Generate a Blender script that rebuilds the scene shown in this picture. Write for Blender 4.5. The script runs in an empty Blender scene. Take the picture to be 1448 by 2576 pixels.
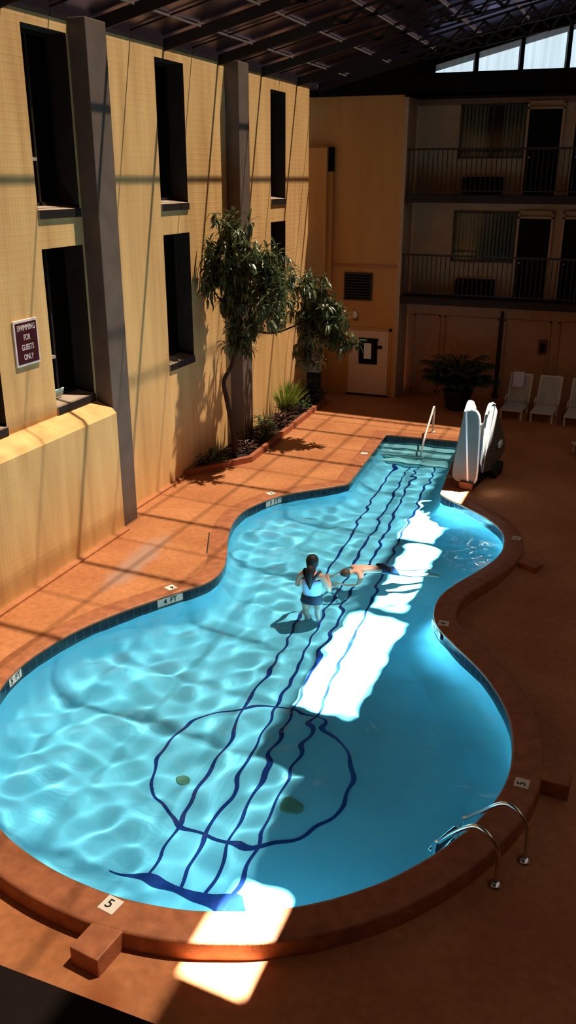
import bpy, bmesh, math, random
import numpy as np
from mathutils import Vector, Matrix
S = bpy.context.scene
COL = S.collection
random.seed(7)
PI = math.pi

# ------------------------------------------------------------------ helpers
ORG = {}          # world origin of every thing / part

def lin(r, g, b):
    f = lambda c: ((c/255+.055)/1.055)**2.4 if c > 10 else c/255/12.92
    return (f(r), f(g), f(b), 1)

class MB:
    """collects shapes (world coordinates), build() links them as ONE mesh object"""
    def __init__(s): s.v = []; s.f = []
    def add(s, vs, fs):
        n = len(s.v); s.v += [tuple(map(float, p)) for p in vs]; s.f += [tuple(i+n for i in f) for f in fs]; return s
    def box(s, x0, x1, y0, y1, z0, z1):
        v = [(x0,y0,z0),(x1,y0,z0),(x1,y1,z0),(x0,y1,z0),(x0,y0,z1),(x1,y0,z1),(x1,y1,z1),(x0,y1,z1)]
        return s.add(v, [(0,3,2,1),(4,5,6,7),(0,1,5,4),(1,2,6,5),(2,3,7,6),(3,0,4,7)])
    def obox(s, c, u, v, w, a, b, d):
        c, u, v, w = Vector(c), Vector(u).normalized()*a/2, Vector(v).normalized()*b/2, Vector(w).normalized()*d/2
        P = [c+i*u+j*v+k*w for k in (-1,1) for i,j in ((-1,-1),(1,-1),(1,1),(-1,1))]
        return s.add(P, [(0,3,2,1),(4,5,6,7),(0,1,5,4),(1,2,6,5),(2,3,7,6),(3,0,4,7)])
    def tube(s, pts, r, n=10, cap=True):
        pts = [Vector(p) for p in pts]; m = len(pts)
        rr = r if isinstance(r, (list, tuple)) else [r]*m
        rings = []; ref = None
        for i, p in enumerate(pts):
            t = (pts[min(i+1,m-1)]-pts[max(i-1,0)]).normalized()
            if ref is None:
                ref = Vector((0,0,1)) if abs(t.z) < .9 else Vector((1,0,0))
            a = (ref - t*ref.dot(t)).normalized(); ref = a; b = t.cross(a)
            rings.append([p+(a*math.cos(2*PI*k/n)+b*math.sin(2*PI*k/n))*rr[i] for k in range(n)])
        vs = [q for R in rings for q in R]; fs = []
        for i in range(m-1):
            for k in range(n):
                fs.append((i*n+k, i*n+(k+1)%n, (i+1)*n+(k+1)%n, (i+1)*n+k))
        if cap: fs += [tuple(range(n-1,-1,-1)), tuple(range((m-1)*n, m*n))]
        return s.add(vs, fs)
    def lathe(s, c, prof, n=20, sx=1, sy=1, cap=True):
        c = Vector(c); vs = []; fs = []; m = len(prof)
        for r, z in prof:
            for k in range(n):
                vs.append(c+Vector((r*sx*math.cos(2*PI*k/n), r*sy*math.sin(2*PI*k/n), z)))
        for i in range(m-1):
            for k in range(n):
                fs.append((i*n+k, i*n+(k+1)%n, (i+1)*n+(k+1)%n, (i+1)*n+k))
        if cap: fs += [tuple(range(n-1,-1,-1)), tuple(range((m-1)*n, m*n))]
        return s.add(vs, fs)
    def prism(s, poly, d):
        """planar polygon extruded by vector d"""
        n = len(poly); d = Vector(d); P = [Vector(p) for p in poly]
        vs = P+[p+d for p in P]
        fs = [tuple(range(n-1,-1,-1)), tuple(range(n,2*n))]+[(i,(i+1)%n,n+(i+1)%n,n+i) for i in range(n)]
        return s.add(vs, fs)
    def quad(s, a, b, c, d): return s.add([a,b,c,d], [(0,1,2,3)])
    def build(s, name, mat, parent=None, smooth=False, bevel=0, fix=True):
        me = bpy.data.meshes.new(name)
        o = Vector(ORG.get(parent.name, (0,0,0))) if parent else Vector((0,0,0))
        me.from_pydata([tuple(Vector(p)-o) for p in s.v], [], s.f)
        if fix:
            bm = bmesh.new(); bm.from_mesh(me); bmesh.ops.recalc_face_normals(bm, faces=bm.faces); bm.to_mesh(me); bm.free()
        me.materials.append(mat)
        ob = bpy.data.objects.new(name, me); COL.objects.link(ob)
        if parent: ob.parent = parent
        ORG[ob.name] = tuple(o)
        if smooth:
            for p in me.polygons: p.use_smooth = True
        if bevel:
            b = ob.modifiers.new('bevel', 'BEVEL'); b.width = bevel; b.segments = 2; b.limit_method = 'ANGLE'
        return ob

def thing(name, label, cat, loc=(0,0,0), group=None, kind=None):
    o = bpy.data.objects.new(name, None); COL.objects.link(o); o.location = loc; o.empty_display_size = .2
    ORG[o.name] = tuple(loc)
    if label: o['label'] = label
    if cat: o['category'] = cat
    if group: o['group'] = group
    if kind: o['kind'] = kind
    return o
def tag(o, label, cat, group=None, kind=None):
    o['label'] = label; o['category'] = cat
    if group: o['group'] = group
    if kind: o['kind'] = kind
    return o
def struct(o): o['kind'] = 'structure'; return o
def copy_tree(o, loc, label, group=None):
    c = o.copy(); COL.objects.link(c); c.location = loc; c['label'] = label
    if group: c['group'] = group
    for ch in list(o.children):
        d = ch.copy(); COL.objects.link(d); d.parent = c
        for g in list(ch.children):
            e = g.copy(); COL.objects.link(e); e.parent = d
    return c
def lettering(text, size, mat, parent, M, name='lettering', depth=.002, align='CENTER', spacing=1.0):
    cu = bpy.data.curves.new(name, 'FONT'); cu.body = text; cu.size = size; cu.extrude = depth
    cu.align_x = align; cu.align_y = 'CENTER'; cu.space_line = spacing; cu.offset = size*.012
    tmp = bpy.data.objects.new('tmp', cu); COL.objects.link(tmp)
    me = bpy.data.meshes.new_from_object(tmp.evaluated_get(bpy.context.evaluated_depsgraph_get()))
    bpy.data.objects.remove(tmp)
    o = Vector(ORG.get(parent.name, (0,0,0)))
    me.transform(Matrix.Translation(-o) @ M); me.materials.clear(); me.materials.append(mat)
    ob = bpy.data.objects.new(name, me); COL.objects.link(ob); ob.parent = parent; ORG[ob.name] = tuple(o)
    return ob
def frame_matrix(pos, right, up):
    r, u = Vector(right).normalized(), Vector(up).normalized(); n = r.cross(u)
    M = Matrix((r, u, n)).transposed().to_4x4(); M.translation = Vector(pos); return M

def skinned(name, mat, nodes, edges, parent, root=0, sub=2):
    """one continuous body grown over a joint skeleton: nodes = [(pos, rx, ry)]"""
    me = bpy.data.meshes.new(name); o = Vector(ORG.get(parent.name, (0,0,0)))
    me.from_pydata([tuple(Vector(n[0])-o) for n in nodes], edges, [])
    ob = bpy.data.objects.new('tmp_body', me); COL.objects.link(ob)
    m = ob.modifiers.new('skin', 'SKIN'); m.use_smooth_shade = True; m.branch_smoothing = .6
    sv = me.skin_vertices[0].data
    for i, n in enumerate(nodes):
        sv[i].radius = (n[1], n[2]); sv[i].use_root = (i == root)
    s = ob.modifiers.new('sub', 'SUBSURF'); s.levels = sub; s.render_levels = sub
    bpy.context.view_layer.update()
    new = bpy.data.meshes.new_from_object(ob.evaluated_get(bpy.context.evaluated_depsgraph_get()))
    bpy.data.objects.remove(ob); new.materials.clear(); new.materials.append(mat)
    for p in new.polygons: p.use_smooth = True
    r = bpy.data.objects.new(name, new); COL.objects.link(r); r.parent = parent; ORG[r.name] = tuple(o)
    return r

# ------------------------------------------------------------------ materials
def node_mat(name):
    m = bpy.data.materials.new(name); m.use_nodes = True; t = m.node_tree
    b = t.nodes['Principled BSDF']; return m, t, b
def mat(name, col, rough=.6, metal=0, var=.12, scale=6, bump=0, bscale=40, spec=.3, stretch=(1,1,1), detail=4):
    m, t, b = node_mat(name); L = t.links.new
    tc = t.nodes.new('ShaderNodeTexCoord'); mp = t.nodes.new('ShaderNodeMapping'); mp.inputs['Scale'].default_value = stretch
    L(tc.outputs['Object'], mp.inputs[0])
    n = t.nodes.new('ShaderNodeTexNoise'); n.inputs['Scale'].default_value = scale; n.inputs['Detail'].default_value = detail
    L(mp.outputs[0], n.inputs['Vector'])
    r = t.nodes.new('ShaderNodeValToRGB')
    lo = [c*(1-var) for c in col[:3]]+[1]; hi = [min(1, c*(1+var)) for c in col[:3]]+[1]
    r.color_ramp.elements[0].color = lo; r.color_ramp.elements[1].color = hi
    r.color_ramp.elements[0].position = .3; r.color_ramp.elements[1].position = .7
    L(n.outputs['Fac'], r.inputs[0]); L(r.outputs[0], b.inputs['Base Color'])
    b.inputs['Roughness'].default_value = rough; b.inputs['Metallic'].default_value = metal
    b.inputs['Specular IOR Level'].default_value = spec
    if bump:
        n2 = t.nodes.new('ShaderNodeTexNoise'); n2.inputs['Scale'].default_value = bscale; L(mp.outputs[0], n2.inputs['Vector'])
        bp = t.nodes.new('ShaderNodeBump'); bp.inputs['Strength'].default_value = bump; bp.inputs['Distance'].default_value = .02
        L(n2.outputs['Fac'], bp.inputs['Height']); L(bp.outputs[0], b.inputs['Normal'])
    return m

def deck_mat():
    m, t, b = node_mat('terracotta_deck'); L = t.links.new; N = t.nodes.new
    tc = N('ShaderNodeTexCoord')
    n1 = N('ShaderNodeTexNoise'); n1.inputs['Scale'].default_value = .9; n1.inputs['Detail'].default_value = 6; L(tc.outputs['Object'], n1.inputs['Vector'])
    r1 = N('ShaderNodeValToRGB'); e = r1.color_ramp.elements
    e[0].position = .3; e[0].color = (.34, .118, .041, 1); e[1].position = .72; e[1].color = (.47, .19, .075, 1)
    L(n1.outputs['Fac'], r1.inputs[0])
    n2 = N('ShaderNodeTexNoise'); n2.inputs['Scale'].default_value = 11; n2.inputs['Detail'].default_value = 5; L(tc.outputs['Object'], n2.inputs['Vector'])
    mx = N('ShaderNodeMix'); mx.data_type = 'RGBA'; mx.blend_type = 'OVERLAY'; mx.inputs['Factor'].default_value = .35
    L(r1.outputs[0], mx.inputs['A']); L(n2.outputs['Fac'], mx.inputs['B'])
    # worn grey streak on the walk by the wall and a rusty stain near the coping block
    def spot(cx, cy, sx, sy, rot, edge0, edge1, nz):
        mp = N('ShaderNodeMapping'); mp.vector_type = 'TEXTURE'
        mp.inputs['Location'].default_value = (cx, cy, 0); mp.inputs['Rotation'].default_value = (0, 0, rot); mp.inputs['Scale'].default_value = (sx, sy, 50)
        L(tc.outputs['Object'], mp.inputs[0])
        ns = N('ShaderNodeTexNoise'); ns.inputs['Scale'].default_value = 3; L(tc.outputs['Object'], ns.inputs['Vector'])
        ln = N('ShaderNodeVectorMath'); ln.operation = 'LENGTH'; L(mp.outputs[0], ln.inputs[0])
        ad = N('ShaderNodeMath'); ad.operation = 'MULTIPLY_ADD'; L(ns.outputs['Fac'], ad.inputs[0]); ad.inputs[1].default_value = nz; L(ln.outputs['Value'], ad.inputs[2])
        mr = N('ShaderNodeMapRange'); mr.inputs['From Min'].default_value = edge0; mr.inputs['From Max'].default_value = edge1
        mr.inputs['To Min'].default_value = 1; mr.inputs['To Max'].default_value = 0; L(ad.outputs[0], mr.inputs['Value'])
        return mr.outputs[0]
    cur = mx.outputs['Result']
    for (args, c, k) in (((-7.25, 11.5, .30, 1.5, .09, .9, 1.5, 1.0), (.36, .21, .15, 1), .9),
                         ((-3.25, 4.15, .25, .38, .5, .7, 1.5, 1.0), (.24, .06, .012, 1), .8)):
        s = spot(*args); ml = N('ShaderNodeMath'); ml.operation = 'MULTIPLY'; L(s, ml.inputs[0]); ml.inputs[1].default_value = k
        m2 = N('ShaderNodeMix'); m2.data_type = 'RGBA'; L(ml.outputs[0], m2.inputs['Factor']); L(cur, m2.inputs['A']); m2.inputs['B'].default_value = c
        cur = m2.outputs['Result']
    L(cur, b.inputs['Base Color']); b.inputs['Roughness'].default_value = .55; b.inputs['Specular IOR Level'].default_value = .3
    n3 = N('ShaderNodeTexNoise'); n3.inputs['Scale'].default_value = 30; L(tc.outputs['Object'], n3.inputs['Vector'])
    bp = N('ShaderNodeBump'); bp.inputs['Strength'].default_value = .25; bp.inputs['Distance'].default_value = .01; L(n3.outputs['Fac'], bp.inputs['Height']); L(bp.outputs[0], b.inputs['Normal'])
    return m

def wall_mat(name, c0, c1, axis='Y'):
    m, t, b = node_mat(name); L = t.links.new; N = t.nodes.new
    tc = N('ShaderNodeTexCoord'); sp = N('ShaderNodeSeparateXYZ'); L(tc.outputs['Object'], sp.inputs[0])
    # ribbed concrete: fine vertical ribs, faint block courses, rain streaks
    mp = N('ShaderNodeMapping'); mp.inputs['Scale'].default_value = (1.6, 1.6, .16); L(tc.outputs['Object'], mp.inputs[0])
    n1 = N('ShaderNodeTexNoise'); n1.inputs['Scale'].default_value = 2.2; n1.inputs['Detail'].default_value = 5; L(mp.outputs[0], n1.inputs['Vector'])
    r = N('ShaderNodeValToRGB'); e = r.color_ramp.elements; e[0].position = .3; e[0].color = c0; e[1].position = .7; e[1].color = c1
    L(n1.outputs['Fac'], r.inputs[0]); L(r.outputs[0], b.inputs['Base Color'])
    w = N('ShaderNodeMath'); w.operation = 'MULTIPLY'; w.inputs[1].default_value = 2*PI/.075; L(sp.outputs[axis], w.inputs[0])
    sn = N('ShaderNodeMath'); sn.operation = 'SINE'; L(w.outputs[0], sn.inputs[0])
    w2 = N('ShaderNodeMath'); w2.operation = 'MULTIPLY'; w2.inputs[1].default_value = 2*PI/.21; L(sp.outputs['Z'], w2.inputs[0])
    s2 = N('ShaderNodeMath'); s2.operation = 'SINE'; L(w2.outputs[0], s2.inputs[0])
    s3 = N('ShaderNodeMath'); s3.operation = 'POWER'; s3.inputs[1].default_value = 16; L(s2.outputs[0], s3.inputs[0])
    ad = N('ShaderNodeMath'); ad.operation = 'MULTIPLY_ADD'; ad.inputs[1].default_value = .5; L(sn.outputs[0], ad.inputs[0]); L(s3.outputs[0], ad.inputs[2])
    bp = N('ShaderNodeBump'); bp.inputs['Strength'].default_value = .10; bp.inputs['Distance'].default_value = .008; L(ad.outputs[0], bp.inputs['Height']); L(bp.outputs[0], b.inputs['Normal'])
    b.inputs['Roughness'].default_value = .85; b.inputs['Specular IOR Level'].default_value = .15
    return m

def tile_mat():
    m, t, b = node_mat('navy_waterline_tile'); L = t.links.new; N = t.nodes.new
    tc = N('ShaderNodeTexCoord'); br = N('ShaderNodeTexBrick'); L(tc.outputs['UV'], br.inputs['Vector'])
    br.offset = 0; br.inputs['Color1'].default_value = (.003, .005, .016, 1); br.inputs['Color2'].default_value = (.004, .009, .032, 1)
    br.inputs['Mortar'].default_value = (.05, .085, .12, 1); br.inputs['Scale'].default_value = 1
    br.inputs['Mortar Size'].default_value = .006; br.inputs['Brick Width'].default_value = .15; br.inputs['Row Height'].default_value = .15
    L(br.outputs['Color'], b.inputs['Base Color']); b.inputs['Roughness'].default_value = .2
    return m

def water_mat():
    m = bpy.data.materials.new('pool_water'); m.use_nodes = True; t = m.node_tree; t.nodes.clear(); N = t.nodes.new; L = t.links.new
    g = N('ShaderNodeBsdfRefraction'); g.inputs['Roughness'].default_value = 0; g.inputs['IOR'].default_value = 1.33; g.inputs['Color'].default_value = WATER_TINT
    gl = N('ShaderNodeBsdfGlossy'); gl.inputs['Roughness'].default_value = 0
    fr = N('ShaderNodeFresnel'); fr.inputs[0].default_value = 1.33
    mx = N('ShaderNodeMixShader'); o = N('ShaderNodeOutputMaterial')
    L(fr.outputs[0], mx.inputs[0]); L(g.outputs[0], mx.inputs[1]); L(gl.outputs[0], mx.inputs[2]); L(mx.outputs[0], o.inputs[0])
    return m

def sheet_mat(name, tint, gloss=.06, rough=.08, gcol=(1,1,1,1), fres=1.45):
    """see-through sheet: tinted acrylic / clear glass"""
    m = bpy.data.materials.new(name); m.use_nodes = True; t = m.node_tree; t.nodes.clear(); N = t.nodes.new; L = t.links.new
    a = N('ShaderNodeBsdfTransparent'); a.inputs[0].default_value = tint
    g = N('ShaderNodeBsdfGlossy'); g.inputs['Roughness'].default_value = rough; g.inputs['Color'].default_value = gcol
    fr = N('ShaderNodeFresnel'); fr.inputs[0].default_value = fres
    mx = N('ShaderNodeMixShader'); o = N('ShaderNodeOutputMaterial')
    L(fr.outputs[0], mx.inputs[0]); L(a.outputs[0], mx.inputs[1]); L(g.outputs[0], mx.inputs[2]); L(mx.outputs[0], o.inputs[0])
    return m

def leaf_mat(name, c0, c1, scale=9, rough=.35, spec=.5, trans=.25):
    m, t, b = node_mat(name); L = t.links.new; N = t.nodes.new
    tc = N('ShaderNodeTexCoord'); n = N('ShaderNodeTexNoise'); n.inputs['Scale'].default_value = scale; L(tc.outputs['Object'], n.inputs['Vector'])
    r = N('ShaderNodeValToRGB'); e = r.color_ramp.elements; e[0].position = .35; e[0].color = c0; e[1].position = .65; e[1].color = c1
    L(n.outputs['Fac'], r.inputs[0]); L(r.outputs[0], b.inputs['Base Color']); b.inputs['Roughness'].default_value = rough; b.inputs['Specular IOR Level'].default_value = spec
    tr = N('ShaderNodeBsdfTranslucent'); L(r.outputs[0], tr.inputs[0]); mx = N('ShaderNodeMixShader'); mx.inputs[0].default_value = trans
    o = t.nodes['Material Output']; L(b.outputs[0], mx.inputs[1]); L(tr.outputs[0], mx.inputs[2]); L(mx.outputs[0], o.inputs[0])
    return m

def curtain_mat(name, col, freq, axis='X', trans=.5, amp=.3):
    """pleated / corrugated sheet that lets daylight through"""
    m = bpy.data.materials.new(name); m.use_nodes = True; t = m.node_tree; t.nodes.clear(); N = t.nodes.new; L = t.links.new
    tc = N('ShaderNodeTexCoord'); mp = N('ShaderNodeMapping'); mp.inputs['Scale'].default_value = (freq, freq, .25); L(tc.outputs['Object'], mp.inputs[0])
    n = N('ShaderNodeTexNoise'); n.inputs['Scale'].default_value = 1; n.inputs['Detail'].default_value = 2; L(mp.outputs[0], n.inputs['Vector'])
    r = N('ShaderNodeValToRGB'); e = r.color_ramp.elements; e[0].position = .35; e[0].color = tuple(c*(1-amp) for c in col[:3])+(1,); e[1].position = .65; e[1].color = col
    L(n.outputs['Fac'], r.inputs[0])
    d = N('ShaderNodeBsdfDiffuse'); tr = N('ShaderNodeBsdfTranslucent'); L(r.outputs[0], d.inputs[0]); L(r.outputs[0], tr.inputs[0])
    mx = N('ShaderNodeMixShader'); mx.inputs[0].default_value = trans; o = N('ShaderNodeOutputMaterial')
    L(d.outputs[0], mx.inputs[1]); L(tr.outputs[0], mx.inputs[2]); L(mx.outputs[0], o.inputs[0])
    return m

SUN_E, SKY_E, EXPOSURE = 145, .65, 0
WATER_TINT = (.60, .885, 1.0, 1)
M = {}
M['deck'] = deck_mat()
M['coping'] = mat('terracotta_coping', (.33, .115, .050, 1), .5, var=.22, scale=7, bump=.2, bscale=50)
M['wall'] = wall_mat('tan_ribbed_concrete', (.62, .345, .132, 1), (.83, .51, .212, 1))
M['wallb'] = wall_mat('tan_block_wall', (.46, .215, .058, 1), (.53, .255, .072, 1), 'X')
M['recess'] = mat('tan_stucco', (.38, .215, .115, 1), .85, var=.08)
M['ground'] = mat('brown_panel_wall', (.42, .215, .12, 1), .8, var=.1)
M['pil'] = mat('grey_brown_column_paint', (.14, .10, .078, 1), .6, var=.15, scale=3)
M['dark'] = mat('dark_brown_paint', (.018, .012, .010, 1), .6)
M['dkframe'] = mat('dark_bronze_frame', (.022, .016, .013, 1), .45)
M['sill'] = mat('brown_sill', (.42, .31, .23, 1), .6)
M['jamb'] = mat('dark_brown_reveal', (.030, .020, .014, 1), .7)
M['glass'] = sheet_mat('window_glass', (.32, .36, .34, 1))
M['glass2'] = sheet_mat('sliding_door_glass', (.85, .88, .85, 1))
M['clear'] = sheet_mat('clear_skylight_glass', (.97, .97, .97, 1))
M['tint'] = sheet_mat('bronze_tinted_acrylic', (.0435, .0383, .0318, 1), rough=.25, gcol=(.30,.26,.40,1))
M['tint2'] = sheet_mat('darker_bronze_acrylic', (.029, .0245, .0195, 1), rough=.25, gcol=(.30,.26,.40,1))  # unseen near panels, tint deepened to dim the sun on the near deck
M['curtain'] = curtain_mat('olive_curtain', (.055, .062, .036, 1), 12, trans=.1)
M['curtain2'] = curtain_mat('pale_sheer_curtain', (.24, .24, .19, 1), 10, trans=.1)
M['clere'] = curtain_mat('white_corrugated_panel', (.36, .47, .56, 1), 9, trans=.17, amp=.2)
M['plaster'] = mat('aqua_pool_plaster', (.41, .84, .98, 1), .7, var=.05, scale=1.5)
M['blue'] = mat('cobalt_pool_tile', (.008, .035, .20, 1), .4, var=.15, scale=20)
M['tile'] = tile_mat()
M['step'] = mat('pale_step_plaster', (.62, .80, .76, 1), .7, var=.05)
M['whitetile'] = mat('white_marker_tile', (.72, .68, .62, 1), .3, var=.04)
M['ink'] = mat('black_ink', (.012, .012, .012, 1), .5)
M['steel'] = mat('polished_steel', (.72, .72, .72, 1), .15, metal=1, var=.03)
M['whitemetal'] = mat('white_rail_paint', (.75, .72, .68, 1), .35, var=.03)
M['beam'] = mat('black_brown_roof_beam', (.016, .012, .011, 1), .5)
M['purlin'] = mat('aluminium_purlin', (.22, .19, .18, 1), .4, metal=.3)
M['roof'] = curtain_mat('translucent_fill_roof', (.0105, .0092, .0084, 1), 1.5, trans=.75, amp=.1)  # unseen roof made translucent to add soft fill over the shaded side
M['gable'] = mat('black_gable_boards', (.004, .0035, .0035, 1), .8, spec=.08)
M['shell'] = mat('grey_plastic_shell', (.14, .14, .125, 1), .45, var=.08, scale=4)
M['shelledge'] = mat('white_plastic_edge', (.80, .78, .74, 1), .4, var=.03)
M['rubber'] = mat('black_rubber', (.014, .013, .013, 1), .6)
M['skin'] = mat('skin', (.50, .25, .17, 1), .5, var=.06)
M['skin2'] = mat('pale_skin', (.62, .36, .27, 1), .5, var=.06)
M['hair'] = mat('dark_hair', (.004, .0025, .002, 1), .7, var=.3, scale=60, stretch=(1,1,.15))
M['suit'] = mat('light_blue_swim_top', (.42, .58, .80, 1), .7, var=.08)
M['suitdark'] = mat('navy_swimwear', (.012, .012, .030, 1), .6)
M['shorts'] = mat('dark_blue_swim_shorts', (.020, .045, .10, 1), .6)
M['leaf'] = leaf_mat('glossy_tree_leaf', (.04, .06, .022, 1), (.14, .17, .065, 1))
M['leaf2'] = leaf_mat('shrub_leaf', (.022, .05, .012, 1), (.085, .125, .035, 1))
M['leafl'] = leaf_mat('lime_grass_blade', (.14, .22, .025, 1), (.24, .34, .05, 1), trans=.4)
M['leafr'] = leaf_mat('reddish_leaf', (.07, .03, .02, 1), (.15, .075, .045, 1))
M['palm'] = leaf_mat('palm_leaf', (.018, .036, .014, 1), (.06, .09, .04, 1))
M['bark'] = mat('brown_bark', (.045, .020, .013, 1), .85, var=.35, scale=14, bump=.5, stretch=(1,1,.3))
M['soil'] = mat('dark_soil', (.020, .011, .007, 1), .95, var=.4, scale=18, bump=.6)
M['curb'] = mat('terracotta_curb', (.33, .10, .045, 1), .6, var=.15)
M['pot'] = mat('black_planter_pot', (.012, .011, .011, 1), .6)
M['lounge'] = mat('white_resin', (.52, .47, .45, 1), .5, var=.04)
M['towel'] = mat('lilac_towel', (.62, .55, .72, 1), .9, var=.1, scale=30, bump=.3, bscale=120)
M['maroon'] = mat('maroon_sign', (.055, .004, .008, 1), .45, var=.05)
M['signw'] = mat('sign_white', (.78, .66, .62, 1), .5, var=.03)
M['door'] = mat('cream_door', (.60, .40, .27, 1), .55, var=.05)
M['doordk'] = mat('black_door', (.003, .003, .0035, 1), .7, spec=.08)
M['ac'] = mat('black_grille', (.003, .003, .003, 1), .7, spec=.08)
M['rail'] = mat('brown_railing', (.018, .010, .008, 1), .5)
M['slab'] = mat('dark_slab_edge', (.014, .007, .005, 1), .7)
M['pvc'] = mat('white_pvc', (.62, .55, .45, 1), .4)
M['box'] = mat('greyish_white_box', (.40, .36, .32, 1), .5)
M['red'] = mat('dark_red_cabinet', (.11, .018, .012, 1), .5)
M['lamp'] = mat('white_lamp_glass', (.80, .70, .62, 1), .3)
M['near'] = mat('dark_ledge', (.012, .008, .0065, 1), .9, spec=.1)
M['drain'] = mat('olive_drain', (.20, .30, .18, 1), .6)
M['paper'] = mat('white_paper', (.75, .70, .64, 1), .8, var=.03)
M['vent'] = mat('pale_glint', (.62, .78, .66, 1), .5)  # pale colour painted for the bright reflection low in a window

# ------------------------------------------------------------------ layout constants
XL = -8.6                     # left wall face
XR, YN, YB, YR = 7.2, -2.2, 24.57, 25.6
WZ = -.16                     # water level
SUN = Vector((-.30, -.25, -1.0))
def roofz(x): return 8.36+.235*(x+8.48)
def floorz(y): return -.95-.15*(19.5-y)/8 if y > 11.5 else -1.1-.4*(11.5-y)/6.5

# ------------------------------------------------------------------ pool outline (guitar)
left = [(-5.12,16.72),(-5.35,16.42),(-5.65,16.12),(-6.0,15.75),(-6.28,15.32),(-6.47,14.8),(-6.55,14.3),(-6.47,13.7),(-6.27,13.08),(-6.02,12.5),(-5.82,11.98),(-5.75,11.53),(-5.83,11.15),(-6.08,10.72),(-6.33,10.28),(-6.54,9.87),(-6.72,9.45),(-6.87,8.98),(-6.95,8.5),(-6.97,8.05),(-6.9,7.6),(-6.72,7.1),(-6.42,6.55),(-6.0,6.0),(-5.55,5.6),(-5.18,5.38),(-4.86,5.25),(-4.45,5.14),(-4.06,5.08),(-3.62,5.06),(-3.23,5.1),(-2.94,5.16),(-2.68,5.25),(-2.36,5.38),(-2.05,5.56),(-1.72,5.82),(-1.39,6.16),(-1.06,6.63),(-.78,7.18),(-.62,7.65),(-.55,8.1),(-.56,8.5),(-.63,8.97),(-.75,9.37),(-.95,9.78),(-1.18,10.15),(-1.45,10.48),(-1.72,10.8),(-1.98,11.15),(-2.12,11.5),(-2.17,11.95),(-2.11,12.4),(-1.95,12.85),(-1.74,13.37),(-1.57,13.91),(-1.52,14.45),(-1.59,15.0),(-1.78,15.45),(-2.08,15.85),(-2.6,16.32),(-2.95,16.6),(-3.15,16.82)]
def catmull(P, n):
    P = [P[0]]+P+[P[-1]]; out = []
    for i in range(1, len(P)-2):
        p0, p1, p2, p3 = [np.array(P[k]) for k in (i-1, i, i+1, i+2)]
        for k in range(n):
            t = k/n; out.append(.5*(2*p1+(p2-p0)*t+(2*p0-5*p1+4*p2-p3)*t*t+(3*p1-p0-3*p2+p3)*t**3))
    out.append(np.array(P[-2])); return out
body = catmull(left, 5)
def seg(a, b, n): return [np.array(a)*(1-k/n)+np.array(b)*k/n for k in range(n)]
TL, TR = (-5.37, 20.68), (-3.49, 20.80)
OUT = seg(TL, left[0], 24)+body[:-1]+seg(left[-1], TR, 24)+seg(TR, TL, 12)
OUT = np.array(OUT)                                    # runs counter-clockwise seen from above
if (OUT[:,0]*np.roll(OUT[:,1],-1)-np.roll(OUT[:,0],-1)*OUT[:,1]).sum() < 0: OUT = OUT[::-1]
NO = len(OUT)
tng = np.roll(OUT,-1,0)-np.roll(OUT,1,0); tng /= np.linalg.norm(tng,axis=1)[:,None]
NRM = np.stack([tng[:,1], -tng[:,0]], 1)               # outward
N0 = NRM.copy()
for J in (left[0], left[-1]):                          # ease the normals around the two neck corners
    for i in np.where(((OUT-np.array(J))**2).sum(1) < .75**2)[0]:
        a = sum(N0[(i+k) % NO] for k in range(-7, 8)); NRM[i] = a/np.linalg.norm(a)
def offset(d):
    P = OUT+NRM*d
    for c in (TL, TR):                                 # square outer corners of the neck end
        i = int(np.argmin(((OUT-np.array(c))**2).sum(1))); P[i] = OUT[i]+NRM[i]*d*1.41
    return P
A_, B_ = OUT, np.roll(OUT,-1,0)
def sdf(P):
    P = np.asarray(P, float); res = np.empty(len(P)); CH = 4000
    for s in range(0, len(P), CH):
        p = P[s:s+CH]; d = B_-A_; w = p[:,None]-A_[None]
        t = np.clip((w*d).sum(2)/(d*d).sum(1), 0, 1); q = w-d[None]*t[...,None]
        dist = np.sqrt((q*q).sum(2)).min(1)
        cond = (A_[None,:,1] > p[:,None,1]) != (B_[None,:,1] > p[:,None,1])
        dy = B_[:,1]-A_[:,1]; dy = np.where(np.abs(dy) < 1e-9, 1e-9, dy)
        xi = A_[:,0]+(p[:,None,1]-A_[None,:,1])*(B_[:,0]-A_[:,0])/dy
        ins = ((cond & (p[:,None,0] < xi)).sum(1) % 2) == 1
        res[s:s+CH] = np.where(ins, -dist, dist)
    return res
def smooth(t): t = np.clip(t, 0, 1); return t*t*(3-2*t)
def deckz(x, y):
    w = smooth((x+5.0)/3.0)
    lo = 5.1*(1-w)+12.9*w; hi = 7.4*(1-w)+14.9*w
    return -.004-.2*smooth((hi-y)/(hi-lo))

# ------------------------------------------------------------------ floor (deck)
def grid_mesh(x0, x1, y0, y1, st, zf, keep, margin=0):
    nx, ny = int(round((x1-x0)/st)), int(round((y1-y0)/st))
    xs, ys = np.linspace(x0, x1, nx+1), np.linspace(y0, y1, ny+1)
    X, Y = np.meshgrid(xs, ys); P = np.stack([X.ravel(), Y.ravel()], 1)
    D = sdf(P); ok = keep(D)
    Z = zf(P[:,0], P[:,1]); V = np.c_[P, Z]; idx = {}; vs = []; fs = []
    for j in range(ny):
        for i in range(nx):
            q = (j*(nx+1)+i, j*(nx+1)+i+1, (j+1)*(nx+1)+i+1, (j+1)*(nx+1)+i)
            if ok[q[0]] or ok[q[1]] or ok[q[2]] or ok[q[3]]:
                f = []
                for k in q:
                    if k not in idx: idx[k] = len(vs); vs.append(tuple(V[k]))
                    f.append(idx[k])
                fs.append(tuple(f))
    return vs, fs
vs, fs = grid_mesh(-9.3, XR, YN, YR, .11, deckz, lambda D: D > .15)
b = MB(); b.v, b.f = vs, fs
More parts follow.
